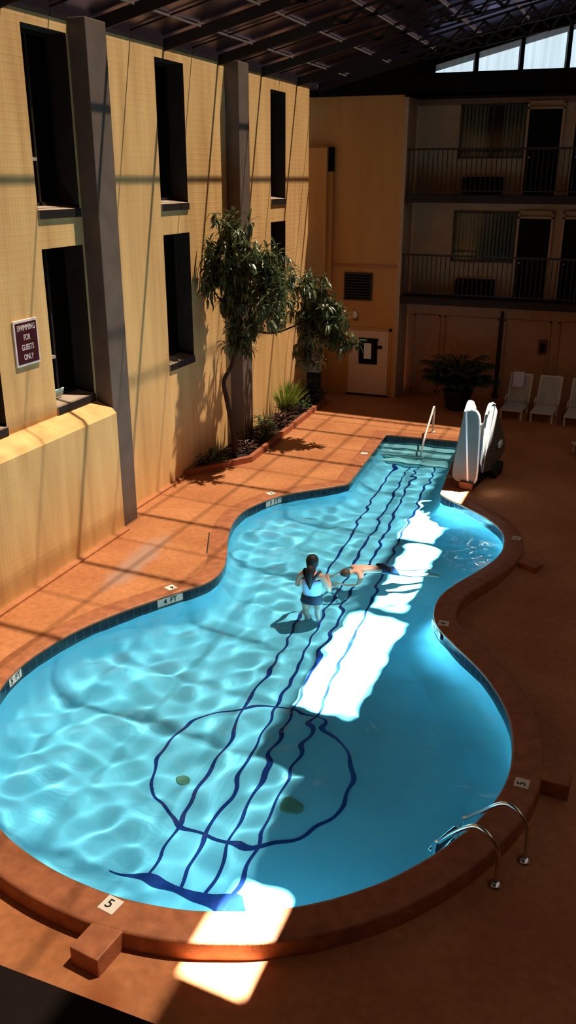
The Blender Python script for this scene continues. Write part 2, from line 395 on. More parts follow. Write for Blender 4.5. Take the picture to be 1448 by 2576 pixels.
struct(b.build('floor', M['deck'], smooth=True, fix=False))
# expansion joint slit in the left walk
b = MB(); b.obox((-6.48,12.7,-.003), (-.40,.92,0), (.92,.40,0), (0,0,1), .95, .022, .006)
struct(b.build('trim_1', M['rubber']))

# ------------------------------------------------------------------ left wall with window openings
WIN = [(11.55,12.66,5.68,8.16),(11.55,12.66,2.60,5.06),(15.37,16.48,5.68,8.14),(15.40,16.49,2.58,5.06),(20.87,21.85,5.66,8.06),(20.86,21.85,2.60,5.07),(9.15,10.27,2.60,5.06)]
YE = 23.56
def wall_with_holes(x, y0, y1, z0, z1, holes, topz=None):
    b = MB(); ys = sorted({y0, y1, *[h[0] for h in holes], *[h[1] for h in holes]}); zs = sorted({z0, z1, *[h[2]-.18 for h in holes], *[h[3] for h in holes]})
    for i in range(len(ys)-1):
        for j in range(len(zs)-1):
            cy, cz = (ys[i]+ys[i+1])/2, (zs[j]+zs[j+1])/2
            if any(h[0] < cy < h[1] and h[2]-.18 < cz < h[3] for h in holes): continue
            b.quad((x,ys[i],zs[j]),(x,ys[i+1],zs[j]),(x,ys[i+1],zs[j+1]),(x,ys[i],zs[j+1]))
    return b
b = wall_with_holes(XL, YN, YE, -.35, 8.34, WIN)
b.quad((XL,YE,-.35),(XL-.7,YE,-.35),(XL-.7,YE,8.34),(XL,YE,8.34)); b.box(XL-.9, XL-.7, YN, YE, -.35, 8.30)
b.quad((XL,YN,8.34),(XL,YE,8.34),(XL-.7,YE,8.34),(XL-.7,YN,8.34))
struct(b.build('wall_left', M['wall'], fix=False))
for k, (a, c, z0, z1) in enumerate(WIN):
    r = thing('window_%d' % (k+1), None, None, (XL, (a+c)/2, z0), kind='structure')
    d = .34
    b = MB()                                               # reveals
    b.quad((XL,a,z0),(XL-d,a,z0),(XL-d,a,z1),(XL,a,z1)); b.quad((XL,c,z0),(XL-d,c,z0),(XL-d,c,z1),(XL,c,z1)); b.quad((XL,a,z1),(XL-d,a,z1),(XL-d,c,z1),(XL,c,z1))
    b.build('reveal', M['jamb'], r)
    b = MB(); b.add([(XL+.03,a,z0-.05),(XL+.03,c,z0-.05),(XL-d,c,z0),(XL-d,a,z0),(XL+.03,a,z0-.18),(XL+.03,c,z0-.18),(XL-d,c,z0-.18),(XL-d,a,z0-.18)],[(0,1,2,3),(4,7,6,5),(3,2,6,7),(0,3,7,4),(1,5,6,2)])
    s = b.build('sill', M['sill'], r)
    b = MB(); b.add([(XL+.03,a,z0-.05),(XL+.03,c,z0-.05),(XL+.03,c,z0-.18),(XL+.03,a,z0-.18)],[(0,1,2,3)]); b.build('sill_edge', M['dark'], s, fix=False)
    b = MB(); x = XL-d; w = .05
    b.box(x-.04,x+.02,a,a+w,z0,z1); b.box(x-.04,x+.02,c-w,c,z0,z1); b.box(x-.04,x+.02,a,c,z0,z0+w); b.box(x-.04,x+.02,a,c,z1-w,z1)
    b.box(x-.04,x+.02,a+.50,a+.55,z0,z1)
    f = b.build('frame', M['dkframe'], r)
    b = MB(); b.box(x-.03,x+.045,a+w,a+.50,z0+.66,z0+.71); b.build('mullion', M['sill'], f)
    b = MB(); b.box(x-.015,x-.010,a+w,c-w,z0+w,z1-w); b.build('glass', M['glass'], r)
    b = MB()
    n = 26
    P = [(x-.12+.02*math.sin(i*1.9), a+(c-a)*.62*i/n) for i in range(n+1)]
    for i in range(n): b.quad((P[i][0],P[i][1],z0),(P[i+1][0],P[i+1][1],z0),(P[i+1][0],P[i+1][1],z1),(P[i][0],P[i][1],z1))
    b.build('curtain', M['curtain'], r, smooth=True, fix=False)
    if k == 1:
        b = MB(); b.obox((x+.10,a+.30,z0+.09),(.0,1,.0),(.35,0,1),(1,0,-.35),.46,.15,.02); b.build('glint_strip', M['vent'], r)  # pale plate added in place of a bright reflection at the window foot
# columns on the left wall
for k, (y0, y1) in enumerate(((12.72,13.30),(18.33,18.88),(6.9,7.5))):
    b = MB(); b.box(XL-.05, -8.28, y0, y1, -.35, 8.38); struct(b.build('trim_%d' % (k+2), M['pil'], bevel=.012))
# low battered wall under the first windows
b = MB()
P = [(-8.20,-.35),(-8.20,2.22),(-8.28,2.30),(XL+.002,2.42),(XL+.002,-.35)]
b.prism([(x,YN,z) for x,z in P], (0,12.70-YN,0)); struct(b.build('wall_left_base', M['wall']))
# little cove strip along the foot of the wall
b = MB(); b.prism([(-8.20,YN,-.3),(-8.10,YN,-.3),(-8.10,YN,.03),(-8.20,YN,.05)], (0,12.7-YN,0)); b.prism([(XL,13.3,-.05),(XL+.09,13.3,-.05),(XL+.09,13.3,.03),(XL,13.3,.05)], (0,2.5,0))
struct(b.build('baseboard_left', M['deck']))

# ------------------------------------------------------------------ back walls
b = MB(); b.box(-9.3,-6.26,YB,YB+.35,-.05,8.16); struct(b.build('wall_back', M['wallb']))
b = MB(); b.box(-6.26,-6.16,YB-.02,YB+1.0,-.05,8.16); struct(b.build('trim_5', mat('pale_corner_post', (.42,.26,.15,1), .7)))
b = MB(); b.box(-8.30,-6.28,YB-.03,YB+.02,3.72,3.80); struct(b.build('trim_6', mat('orange_band', (.36,.14,.05,1), .8)))
b = MB(); b.box(-9.3,-8.33,YB-.30,YB,-.05,6.88); struct(b.build('wall_back_pier', M['wallb']))
# recessed wall with three storeys
b = MB(); b.box(-6.2,XR,YR,YR+.2,3.0,8.3); struct(b.build('wall_recess', M['recess']))
b = MB(); b.box(-6.2,XR,YR,YR+.2,-.05,3.0); struct(b.build('wall_ground', M['ground']))
for k, z in enumerate((2.96, 5.68)):
    b = MB(); b.box(-6.16,XR,YB,YR,z-.20,z); struct(b.build(('floor_second','floor_third')[k], M['slab']))
b = MB(); b.box(-6.26,XR,YB-.1,YR+.2,8.10,8.16); b.box(-6.16,XR,YB-.10,YB+.10,8.10,8.62); struct(b.build('ceiling_balcony', M['gable']))
b = MB(); b.box(-6.16,XR,YR-.05,YR,7.95,8.10); struct(b.build('trim_7', mat('brown_cornice', (.16,.085,.05,1), .7)))
# gable: dark boards to the left of the clerestory, frame members between panes
b = MB(); b.prism([(-9.3,YB,8.16),(-5.56,YB,8.16),(-5.56,YB,roofz(-5.56)+.14),(-9.3,YB,roofz(-9.3)+.14)],(0,.3,0))
b.box(-5.56,XR,YB,YB+.3,8.16,8.60)
b.prism([(1.16,YB,8.5),(XR,YB,8.5),(XR,YB,9.35),(1.2,YB,10.76),(1.16,YB,10.76)],(0,.3,0))
struct(b.build('wall_gable', M['gable']))
xs = [-5.56,-4.46,-3.34,-2.22,-1.10,.02,1.16]
zb = 8.60
for k in range(len(xs)-1):
    r = thing('window_%d' % (k+8), None, None, (xs[k],YB+.1,zb), kind='structure')
    x0, x1 = xs[k], xs[k+1]; t0, t1 = roofz(x0)-.22, roofz(x1)-.22; y0, y1 = YB+.02, YB+.12; w = .045
    b = MB(); b.box(x0-w,x0+w,y0,y1,zb,t0+.3); b.box(x1-w,x1+w,y0,y1,zb,t1+.3); b.box(x0,x1,y0,y1,zb-.02,zb+.05)
    b.prism([(x0,y0,t0),(x1,y0,t1),(x1,y0,t1+.36),(x0,y0,t0+.36)],(0,.1,0))
    b.build('frame', M['gable'], r)
    b = MB(); b.quad((x0,YB+.08,zb),(x1,YB+.08,zb),(x1,YB+.08,t1+.1),(x0,YB+.08,t0+.1)); b.build('pane', M['clere'], r, fix=False)

# white service door in the tan block
r = thing('door_1', None, None, (-7.05,YB,0), kind='structure')
b = MB(); b.box(-7.62,-6.42,YB-.07,YB+.02,.06,1.94); pd = b.build('panel', M['door'], r, bevel=.006)
b = MB(); b.box(-7.30,-6.74,YB-.085,YB-.06,.96,1.70); gl = b.build('window', M['doordk'], r)
b = MB(); b.box(-7.14,-6.92,YB-.095,YB-.085,1.12,1.58); nt = b.build('notice', M['paper'], gl)
b = MB(); b.box(-6.74,-6.60,YB-.12,YB-.07,1.44,1.52); b.build('handle', M['doordk'], r)
b = MB(); b.box(-7.30,-6.72,YB-.13,YB-.07,1.66,1.72); b.build('closer', M['doordk'], r)
b = MB(); b.box(-7.66,-6.38,YB-.08,YB,.0,.05); b.build('threshold', M['rubber'], r)
b = MB(); b.box(-7.70,-7.62,YB-.03,YB,.0,2.02); b.box(-6.42,-6.34,YB-.03,YB,.0,2.02); b.box(-7.70,-6.34,YB-.03,YB,1.94,2.02); b.build('frame', M['wallb'], r)
# balcony doors, windows, curtains
dn = 2; wn = 14
for zf in (2.96, 5.68):
    for (x0, x1) in ((-3.14,-2.30),(-1.95,-1.1),(2.6,3.45),(3.8,4.65)):
        r = thing('door_%d' % dn, None, None, ((x0+x1)/2,YR,zf), kind='structure'); dn += 1
        b = MB(); b.box(x0,x1,YR-.06,YR+.02,zf,zf+2.12); b.build('panel', M['doordk'], r)
        b = MB(); b.box(x0-.06,x0,YR-.09,YR,zf,zf+2.30); b.box(x1,x1+.06,YR-.09,YR,zf,zf+2.30); b.box(x0-.06,x1+.06,YR-.09,YR,zf+2.12,zf+2.17); b.box(x0-.06,x1+.06,YR-.09,YR,zf+2.26,zf+2.32); b.build('frame', M['recess'], r)
        b = MB(); b.lathe((x0+.1,YR-.12,zf+.95),[(.03,-.03),(.035,0),(.03,.03)],10); b.build('knob', M['steel'], r, smooth=True)
    for (x0, x1, low) in ((-4.96,-3.20,.93),(-.9,.9,.93)):
        r = thing('window_%d' % wn, None, None, ((x0+x1)/2,YR,zf+low), kind='structure'); wn += 1
        b = MB(); w = .05; z0, z1 = zf+low, zf+2.28
        b.box(x0,x0+w,YR-.06,YR,z0,z1); b.box(x1-w,x1,YR-.06,YR,z0,z1); b.box(x0,x1,YR-.06,YR,z0,z0+w); b.box(x0,x1,YR-.06,YR,z1-w,z1); b.box((x0+x1)/2-.02,(x0+x1)/2+.02,YR-.06,YR,z0,z1)
        b.build('frame', M['dkframe'], r)
        b = MB(); n = 60
        lo_, hi_ = (x0+w, x1-w)
        mk = []
        for i in range(n):
            u0, u1 = lo_+(hi_-lo_)*i/n, lo_+(hi_-lo_)*(i+1)/n
            if zf > 4 and .40 < i/n < .66: continue
            b.quad((u0,YR-.012+.010*math.sin(i*1.7),z0+w),(u1,YR-.012+.010*math.sin((i+1)*1.7),z0+w),(u1,YR-.012+.010*math.sin((i+1)*1.7),z1-w),(u0,YR-.012+.010*math.sin(i*1.7),z1-w))
        b.build('curtain', M['curtain2'], r, smooth=True, fix=False)
        b = MB(); b.box(lo_,hi_,YR-.008,YR-.002,z0+w,z1-w); b.build('backing', M['doordk'], r)
        b = MB(); b.box(lo_,hi_,YR-.042,YR-.038,z0+w,z1-w); b.build('glass', M['glass2'], r)
# air conditioners under the balcony windows
acs = []
for zf, lab in ((5.68,'black through-wall air conditioner on the top balcony, under the window with parted curtains'),(2.96,'black through-wall air conditioner on the lower balcony, under the window with drawn curtains')):
    r = thing('air_conditioner', lab, 'air conditioner', (-4.22,YR-.15,zf), group='air conditioners on the balconies')
    b = MB(); b.box(-4.76,-3.68,YR-.22,YR-.005,zf+.02,zf+.46); b.build('casing', M['ac'], r, bevel=.01)
    b = MB()
    for i in range(9): b.box(-4.72,-3.72,YR-.235,YR-.22,zf+.06+i*.042,zf+.08+i*.042)
    b.build('grille', M['ac'], r)
# balcony railings, each baluster its own part
for zf, lab in ((5.68,'brown metal railing with thin balusters along the top balcony'),(2.96,'brown metal railing with thin balusters along the lower balcony')):
    r = thing('balcony_railing', lab, 'railing', (-3.0,YB+.08,zf), group='balcony railings')
    b = MB(); b.box(-6.16,3.5,YB+.05,YB+.11,zf+1.12,zf+1.17); b.build('top_rail', M['rail'], r)
    b = MB(); b.box(-6.16,3.5,YB+.06,YB+.10,zf+.09,zf+.12); b.build('bottom_rail', M['rail'], r)
    for i in range(74):
        x = -6.10+i*.13
        b = MB(); b.box(x-.011,x+.011,YB+.068,YB+.09,zf+(.0 if i % 12 == 0 else .1),zf+1.13); b.build('baluster', M['rail'], r)
# ground floor panelling
k = 8
for x0, x1 in ((-5.95,-5.15),(-5.05,-3.45),(-3.30,-2.0),(-1.8,-.4),(-.2,1.4),(1.6,3.2)):
    b = MB(); z1 = 2.34; t = .05
    b.box(x0,x0+t,YR-.05,YR,.05,z1); b.box(x1-t,x1,YR-.05,YR,.05,z1); b.box(x0,x1,YR-.05,YR,z1-t,z1); b.box(x0,x1,YR-.05,YR,.0,.12)
    struct(b.build('trim_%d' % k, mat('brown_panel_trim', (.40,.20,.10,1), .7))); k += 1
b = MB(); b.box(-3.42,-3.34,YR-.07,YR,.0,2.7); struct(b.build('trim_%d' % k, M['slab'])); k += 1
b = MB(); b.box(-6.16,XR,YB+.7,YR,2.60,2.76); struct(b.build('trim_%d' % k, M['recess'])); k += 1
# other sides of the hall (behind / right of the camera)
b = MB(); b.box(XR,XR+.2,YN,YR,-.35,10); struct(b.build('wall_right', M['recess']))
b = MB(); b.box(-9.5,XR+.2,YN-.2,YN,-.35,11.2); struct(b.build('wall_near', M['recess']))
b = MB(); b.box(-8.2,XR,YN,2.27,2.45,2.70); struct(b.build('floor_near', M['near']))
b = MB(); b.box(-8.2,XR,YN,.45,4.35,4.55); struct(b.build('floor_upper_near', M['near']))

# ------------------------------------------------------------------ roof
ceil = thing('ceiling', None, None, (-4,12,9), kind='structure')
XT = .08
OPN = [(.45,1.08,7.40,9.50),(-.20,.72,12.40,15.08),(.05,.64,15.40,17.95),(-.28,.52,18.18,20.35)]
beams = [15.75+2.3*k for k in range(-8,4)]
mids = [15.75+1.15+2.3*k for k in range(-8,4)]
XS = -.30
edges = sorted([YN]+beams+[YB+.12])
def sheet(b, x0, x1, y0, y1, dz=0):
    b.add([(x0,y0,roofz(x0)+dz),(x1,y0,roofz(x1)+dz),(x1,y1,roofz(x1)+dz),(x0,y1,roofz(x0)+dz)],[(0,1,2,3)])
for i in range(len(edges)-1):
    b = MB(); y0, y1 = edges[i], edges[i+1]
    xr = .45 if y1 < 11.3 else XS
    sheet(b, -9.4, xr, y0, y1, .16); b.build('tinted_panel', M['tint2' if y1 < 9 else 'tint'], ceil, fix=False)
# roof left and right of the clear skylights, faintly translucent for added fill
def strip_boxes(b, x0, x1, y0, y1):
    if x1-x0 < .01 or y1-y0 < .01: return
    b.add([(x,y,roofz(x)+d) for d in (.10,.20) for x,y in ((x0,y0),(x1,y0),(x1,y1),(x0,y1))],[(0,3,2,1),(4,5,6,7),(0,1,5,4),(1,2,6,5),(2,3,7,6),(3,0,4,7)])
b = MB(); RX = 1.2
ycur = YN
for (x0,x1,y0,y1) in OPN:
    left_x = .45 if y0 < 12.3 else XS
    if ycur < 11.15 < y0:
        strip_boxes(b, .45, RX, ycur, 11.15); strip_boxes(b, XS, RX, 11.15, y0)
    else: strip_boxes(b, .45 if ycur < 11.15 else XS, RX, ycur, y0)
    strip_boxes(b, left_x, x0, y0, y1); strip_boxes(b, x1, RX, y0, y1); ycur = y1
strip_boxes(b, XS, RX, ycur, YB+.12)
zr = roofz(RX)
b.add([(RX,YN-.2,zr+.15),(XR+.3,YN-.2,zr+.15-.235*(XR+.3-RX)),(XR+.3,YB+.12,zr+.15-.235*(XR+.3-RX)),(RX,YB+.12,zr+.15)],[(0,1,2,3)])
b.build('roof_deck', M['roof'], ceil, fix=False)
for (x0,x1,y0,y1) in OPN:
    b = MB(); sheet(b, x0, x1, y0, y1, .14); b.build('clear_skylight', M['clear'], ceil, fix=False)
# main rafters: solid near the eave, open trusses further up
for y in beams+[YB-.30]:
    b = MB(); w = .013; x0, x1 = XL, -6.1
    bz = lambda x, d: (roofz(x)+d)
    def bar(xa, za, xb, zb_, h, ww=w):
        b.add([(xa,y-ww,za-h),(xa,y+ww,za-h),(xa,y+ww,za+h),(xa,y-ww,za+h),(xb,y-ww,zb_-h),(xb,y+ww,zb_-h),(xb,y+ww,zb_+h),(xb,y-ww,zb_+h)],[(0,1,2,3),(4,7,6,5),(0,4,5,1),(1,5,6,2),(2,6,7,3),(3,7,4,0)])
    bar(x0, bz(x0,.03), x1, bz(x1,.03), .10)
    xe = XS-.05
    bar(x1, bz(x1,.10), xe, bz(xe,.10), .03); bar(x1, bz(x1,-.05), xe-.5, bz(xe-.5,-.38), .022)
    n = 10; L_ = xe-.5-x1
    for i in range(n):
        xa, xb = x1+L_*i/n, x1+L_*(i+1)/n
        ta, tb = bz(xa,.06), bz(xb,.06)
        la = bz(xa,-.05-.33*(i/n)); lb = bz(xb,-.05-.33*((i+1)/n))
        xm = (xa+xb)/2; lm = (la+lb)/2
        bar(xa, ta, xm, lm, .045, .013); bar(xm, lm, xb, tb, .045, .013)
    b.build('rafter', M['beam'], ceil)
for y in mids:
    b = MB(); x0, x1 = XL, XS-.05
    b.add([(x0,y-.011,roofz(x0)+.11),(x0,y+.011,roofz(x0)+.11),(x0,y+.011,roofz(x0)+.14),(x0,y-.011,roofz(x0)+.14),(x1,y-.011,roofz(x1)+.11),(x1,y+.011,roofz(x1)+.11),(x1,y+.011,roofz(x1)+.14),(x1,y-.011,roofz(x1)+.14)],[(0,1,2,3),(4,7,6,5),(0,4,5,1),(1,5,6,2),(2,6,7,3),(3,7,4,0)])
    b.build('glazing_bar', M['beam'], ceil)
for k in range(7):
    x = -7.83+1.15*k
    b = MB(); b.box(x-.016,x+.016,YN,YB,roofz(x)+.10,roofz(x)+.13); b.build('purlin', M['purlin'], ceil)
b = MB(); b.box(XL-.9,XL+.015,YN,YB+.3,8.33,8.40); b.build('eave_plate', M['beam'], ceil)

# ------------------------------------------------------------------ swimming pool
pool = thing('swimming_pool', 'guitar-shaped swimming pool with blue strings and sound hole on its floor', 'pool', (-3.7,12,0))
RECV = []
b = MB()
ys = [4.3+.25*i for i in range(69)]
vs = []; 
for y in ys: vs += [(-7.8,y,floorz(y)),(.3,y,floorz(y))]
b.add(vs, [(2*i,2*i+1,2*i+3,2*i+2) for i in range(len(ys)-1)])
o = b.build('basin_floor', M['plaster'], pool, fix=False); RECV.append(o)
b = MB(); n = NO
rings = []; RC = .45
for k in range(9):
    if k == 0: rings.append([(p[0],p[1],-.27) for p in OUT]); continue
    an = (k-1)/7*PI/2; Q = offset(-RC*(1-math.cos(an)))
    rings.append([(q[0],q[1],floorz(q[1])+RC*(1-math.sin(an))+.002-.01*(k==8)) for q in Q])
b.add([p for R_ in rings[::-1] for p in R_], [(k*n+i,k*n+(i+1)%n,(k+1)*n+(i+1)%n,(k+1)*n+i) for k in range(8) for i in range(n)])
o = b.build('basin_wall', M['plaster'], pool, smooth=True, fix=False); RECV.append(o)
b = MB(); lo = [(p[0],p[1],-.27) for p in OUT]; hi = [(p[0],p[1],-.03) for p in OUT]
b.add(lo+hi, [(i,(i+1)%n,n+(i+1)%n,n+i) for i in range(n)]); tb = b.build('waterline_tile', M['tile'], pool, smooth=True, fix=False); RECV.append(tb)
uv = tb.data.uv_layers.new(name='UVMap'); cum = np.concatenate([[0],np.cumsum(np.linalg.norm(np.roll(OUT,-1,0)-OUT,axis=1))])
for f in tb.data.polygons:
    for li in f.loop_indices:
        vi = tb.data.loops[li].vertex_index; k = vi % n
        u = cum[k] if not (k == 0 and f.index == n-1) else cum[n]
        uv.data[li].uv = (u, 0.0 if vi < n else .15)
# coping ring
b = MB(); prof = [(0,-.05),(-.012,-.03),(-.004,-.006),(.02,0),(.31,0),(.335,-.008),(.34,-.03),(.34,-.34)]
rings = []
for d, z in prof:
    P = offset(d); rings.append([(P[i][0],P[i][1],z) for i in range(n)])
vs = [p for R in rings for p in R]; fs = []
for k in range(len(prof)-1):
    for i in range(n): fs.append((k*n+i,k*n+(i+1)%n,(k+1)*n+(i+1)%n,(k+1)*n+i))
b.add(vs, fs); cop = b.build('coping', M['coping'], pool, smooth=True);
def coping_block(c, d, w, l):
    d = Vector((d[0],d[1],0)).normalized(); u = Vector((-d.y,d.x,0))
    b = MB(); b.obox((c[0]+d.x*l/2,c[1]+d.y*l/2,-.14), u, d, (0,0,1), w, l+.1, .27)
    return b.build('coping_block', M['coping'], pool, bevel=.012)
coping_block((-3.53,4.74), (-.12,-1), .30, .27)
coping_block((-.20,8.30), (1,-.05), .26, .24)
coping_block((-1.10,14.02), (.9,-.42), .26, .24)
# strings, sound hole ring and bridge inlaid in the floor
def ribbon(name, pts, w, lift=.006):
    b = MB(); vs = []
    for i, p in enumerate(pts):
        a = np.array(pts[max(i-1,0)]); c = np.array(pts[min(i+1,len(pts)-1)]); t = (c-a)/np.linalg.norm(c-a); nn = np.array((-t[1],t[0]))
        ww = w(i/(len(pts)-1)) if callable(w) else w
        for s in (-1,1):
            q = np.array(p)+nn*ww*s/2; vs.append((q[0],q[1],floorz(q[1])+lift))
    b.add(vs, [(2*i,2*i+2,2*i+3,2*i+1) for i in range(len(pts)-1)])
    o = b.build(name, M['blue'], pool, fix=False); RECV.append(o); return o
for m_, c_, y0, y1 in ((-.0618,-3.615,6.22,19.62),(-.0603,-3.280,6.22,19.72),(-.0646,-2.958,6.22,19.80),(-.0598,-2.677,6.22,19.86)):
    ribbon('guitar_string', [(m_*y+c_, y) for y in np.linspace(y0,y1,60)], .046)
ribbon('sound_hole_ring', [(-3.62+1.24*math.cos(a), 8.14+1.24*math.sin(a)) for a in np.linspace(0,2*PI,97)], .05, .005)
ribbon('guitar_bridge', [(-4.46+1.56*t, 6.13+.03*t+.03*math.sin(t*6)) for t in np.linspace(0,1,30)], lambda t: (.02+.11*min(1,t*3.5)+.09*min(1,max(0,(t-.5)*6)))*min(1,(1-t)*12+.35), .009)
for c in ((-4.35,7.67),(-2.94,7.71)):                     # floor drains
    b = MB(); z = floorz(c[1])
    b.lathe((c[0],c[1],z), [(.11,.0),(.11,.012),(.09,.02),(.0,.022)], 20); o = b.build('floor_drain', M['drain'], pool, smooth=True); RECV.append(o)
# entry steps across the neck end
for k, (ya, yb, z) in enumerate(((20.74,20.36,-.32),(20.36,19.98,-.52),(19.98,19.62,-.74))):
    b = MB(); xl = lambda y: -5.37+(20.68-y)*.063-.03; xr = lambda y: -3.49+(20.8-y)*.083+.03
    P = [(xl(yb),yb-.04),(xr(yb),yb+.12),(xr(ya),ya+.15),(xl(ya),ya)]
    b.prism([(x,y,floorz(y)-.02) for x,y in P], (0,0,z-floorz(ya))); o = b.build('entry_step', M['step'], pool, bevel=.015); RECV.append(o)
    b = MB(); b.add([(P[0][0],P[0][1]-.004,z-.05),(P[1][0],P[1][1]-.004,z-.05),(P[1][0],P[1][1]-.004,z-.10),(P[0][0],P[0][1]-.004,z-.10)],[(0,3,2,1)]); e = b.build('nosing_tile', M['tile'], o, fix=False); RECV.append(e)
# depth markers set in the coping (number tiles)
def marker(x, y, text, up, s=.155):
    up = Vector((up[0],up[1],0)).normalized(); r = Vector((up.y,-up.x,0))
    b = MB(); b.obox((x,y,.0015), r, up, (0,0,1), s, s, .006); t = b.build('depth_marker', M['whitetile'], pool)
    if text: lettering(text, s*.82, M['ink'], t, frame_matrix((x-r.x*.015,y-r.y*.015,.0055), r, up), depth=.0008)
marker(-3.63,4.955,'5',(.16,1),.17)
marker(-.40,8.02,'5',(-1,.05)); marker(-1.93,11.27,'4',(-1,-.1)); marker(-1.36,14.95,'3',(-1,.1))
marker(-6.22,10.84,'4',(.85,-.4)); marker(-6.42,15.50,'3',(.85,-.5)); marker(-5.42,18.91,'3',(1,.05)); marker(-3.20,17.95,'3',(-1,0))
# white depth tiles in the waterline band
def band_marker(c, text, length=.46):
    i = int(np.argmin(((OUT-np.array(c))**2).sum(1))); t = Vector((*tng[i],0)); nn = Vector((*(-NRM[i]),0)); p = Vector((*OUT[i],0))+nn*.006
    b = MB(); b.obox((p.x,p.y,-.10), t, (0,0,1), nn, length, .125, .01); o = b.build('waterline_marker', M['whitetile'], pool)
    if text:
        rt = Vector((0,0,1)).cross(nn)
        for wd_, of in zip(text.split(), (-.09,.06)): lettering(wd_, .12, M['ink'], o, frame_matrix((p.x+nn.x*.006+rt.x*of,p.y+nn.y*.006+rt.y*of,-.10), rt, (0,0,1)), depth=.0008)
band_marker((-6.12,10.66),'4 FT'); band_marker((-6.28,15.32),'3 FT'); band_marker((-6.93,7.85),'5 FT',.3); band_marker((-2.02,11.2),'4 FT')

# ------------------------------------------------------------------ water
rng = random.Random(5)
WV = []
for i in range(30):
    k = rng.uniform(4, 19); a = rng.uniform(0, 2*PI); WV.append((k*math.cos(a), k*math.sin(a), .023/k, rng.uniform(0, 2*PI)))
def wz(x, y):
    z = np.full_like(np.asarray(x, float), WZ)
    for kx, ky, a, p in WV: z = z+a*np.sin(kx*x+ky*y+p)
    return z
vs, fs = grid_mesh(-7.2, -.3, 4.8, 21.0, .05, wz, lambda D: D < .05)
b = MB(); b.v, b.f = vs, fs
water = tag(b.build('pool_water', water_mat(), None, smooth=True, fix=False), 'clear turquoise water filling the guitar-shaped pool', 'water', kind='stuff')
water.cycles.is_caustics_caster = True

# ------------------------------------------------------------------ pool furniture
# steel grab rails of the ladder
r = thing('pool_ladder', 'steel pool ladder with two arched grab rails over the raised coping', 'ladder', (-.6,6.95,-.2))
for pts in ([(-.24,7.10,-.2),(-.24,7.10,.10),(-.27,7.12,.22),(-.35,7.16,.31),(-.47,7.22,.325),(-.58,7.27,.24),(-.72,7.34,.06),(-.86,7.41,-.12),(-.92,7.44,-.24),(-.95,7.45,-.95)],
            [(-.46,6.68,-.2),(-.46,6.68,.10),(-.49,6.70,.22),(-.57,6.73,.31),(-.69,6.79,.325),(-.80,6.84,.24),(-.94,6.91,.06),(-1.06,6.96,-.12),(-1.12,6.99,-.24),(-1.15,7.0,-.95)]):
    P = catmull([np.array(p) for p in pts], 6); b = MB(); b.tube([tuple(p) for p in P], .022, 12); o = b.build('grab_rail', M['steel'], r, smooth=True); RECV.append(o)
    b = MB(); b.lathe((pts[0][0],pts[0][1],-.204), [(.075,0),(.075,.012),(.045,.03),(.026,.04)], 18); b.build('flange', M['steel'], r, smooth=True)
for z in (-.42,-.68,-.92):
    b = MB(); b.obox((-1.05,7.225,z), (.20,.45,0), (-.9,.42,0), (0,0,1), .47, .09, .025); o = b.build('tread', M['steel'], r, bevel=.006); RECV.append(o)
# handrail of the entry steps
r = thing('step_handrail', 'white sloping handrail standing in the pool entry steps', 'handrail', (-4.3,21.2,0))
b = MB(); P = catmull([np.array(p) for p in [(-4.3,21.30,0),(-4.3,21.30,.38),(-4.3,21.33,.60),(-4.3,21.24,.68),(-4.3,21.08,.58),(-4.3,20.6,.28),(-4.3,20.25,.04),(-4.3,20.08,-.2),(-4.3,20.05,-.5)]], 6)
b.tube([tuple(p) for p in P], .026, 12); o = b.build('rail', M['whitemetal'], r, smooth=True); RECV.append(o)
b = MB(); b.lathe((-4.3,21.30,0), [(.07,0),(.07,.012),(.035,.03)], 16); b.build('flange', M['whitemetal'], r, smooth=True)

# pool lift under its plastic shells
r = thing('pool_lift', 'tall pool lift in grey-white plastic shells parked at the pool neck', 'pool lift', (-2.7,17.6,0))
def rounded(poly, it=2):
    for _ in range(it):
        q = []
        for i in range(len(poly)):
            a, c = np.array(poly[i]), np.array(poly[(i+1)%len(poly)]); q += [tuple(a*.8+c*.2), tuple(a*.2+c*.8)]
        poly = q
    return poly
front = rounded([(-2.80,1.66),(-2.62,1.66),(-2.52,1.50),(-2.44,.30),(-2.50,.12),(-2.92,.12),(-3.02,.28),(-2.90,1.50)])
tilt = lambda x, z, y: (x, y+.16*(z/1.66)**1.0, z)
b = MB(); b.prism([tilt(x,z,17.28) for x,z in front], (0,.10,0)); sh = b.build('front_shell', M['shell'], r, bevel=.02)
b = MB(); rim = [tilt(x,z,17.285) for x,z in front]; i0 = 0
b.tube([p for p in rim if p[0] > -2.64 or p[2] > 1.58], .022, 8); b.build('shell_edge', M['shelledge'], sh, smooth=True)
side = rounded([(17.42,1.55),(17.62,1.82),(17.95,1.72),(19.10,.66),(19.15,.32),(18.25,.17),(17.35,.36)], 1)
b = MB(); b.prism([(-2.50+.03*(z),y,z) for y,z in side], (.07,0,0)); sd = b.build('side_shell', M['shell'], r, bevel=.02)
b = MB(); b.tube([(-2.43+.03*z,y,z) for y,z in side if y < 17.7 or z > 1.6], .018, 8); b.build('shell_edge', M['shelledge'], sd, smooth=True)
b = MB(); b.prism([(-2.98+.05*z,y,z) for y,z in side], (.07,0,0)); b.build('side_shell', M['shell'], r, bevel=.02)
b = MB(); b.box(-2.82,-2.64,17.62,18.10,.10,1.25); b.build('mast', M['dkframe'], r, bevel=.02)
b = MB(); b.box(-2.86,-2.52,17.30,18.5,.0,.10); b.build('base_plate', M['rubber'], r, bevel=.01)
b = MB(); b.box(-2.80,-2.50,17.22,17.34,.0,.16); b.build('foot', mat('rust_brown_foot',(.09,.03,.018,1),.6), r, bevel=.01)
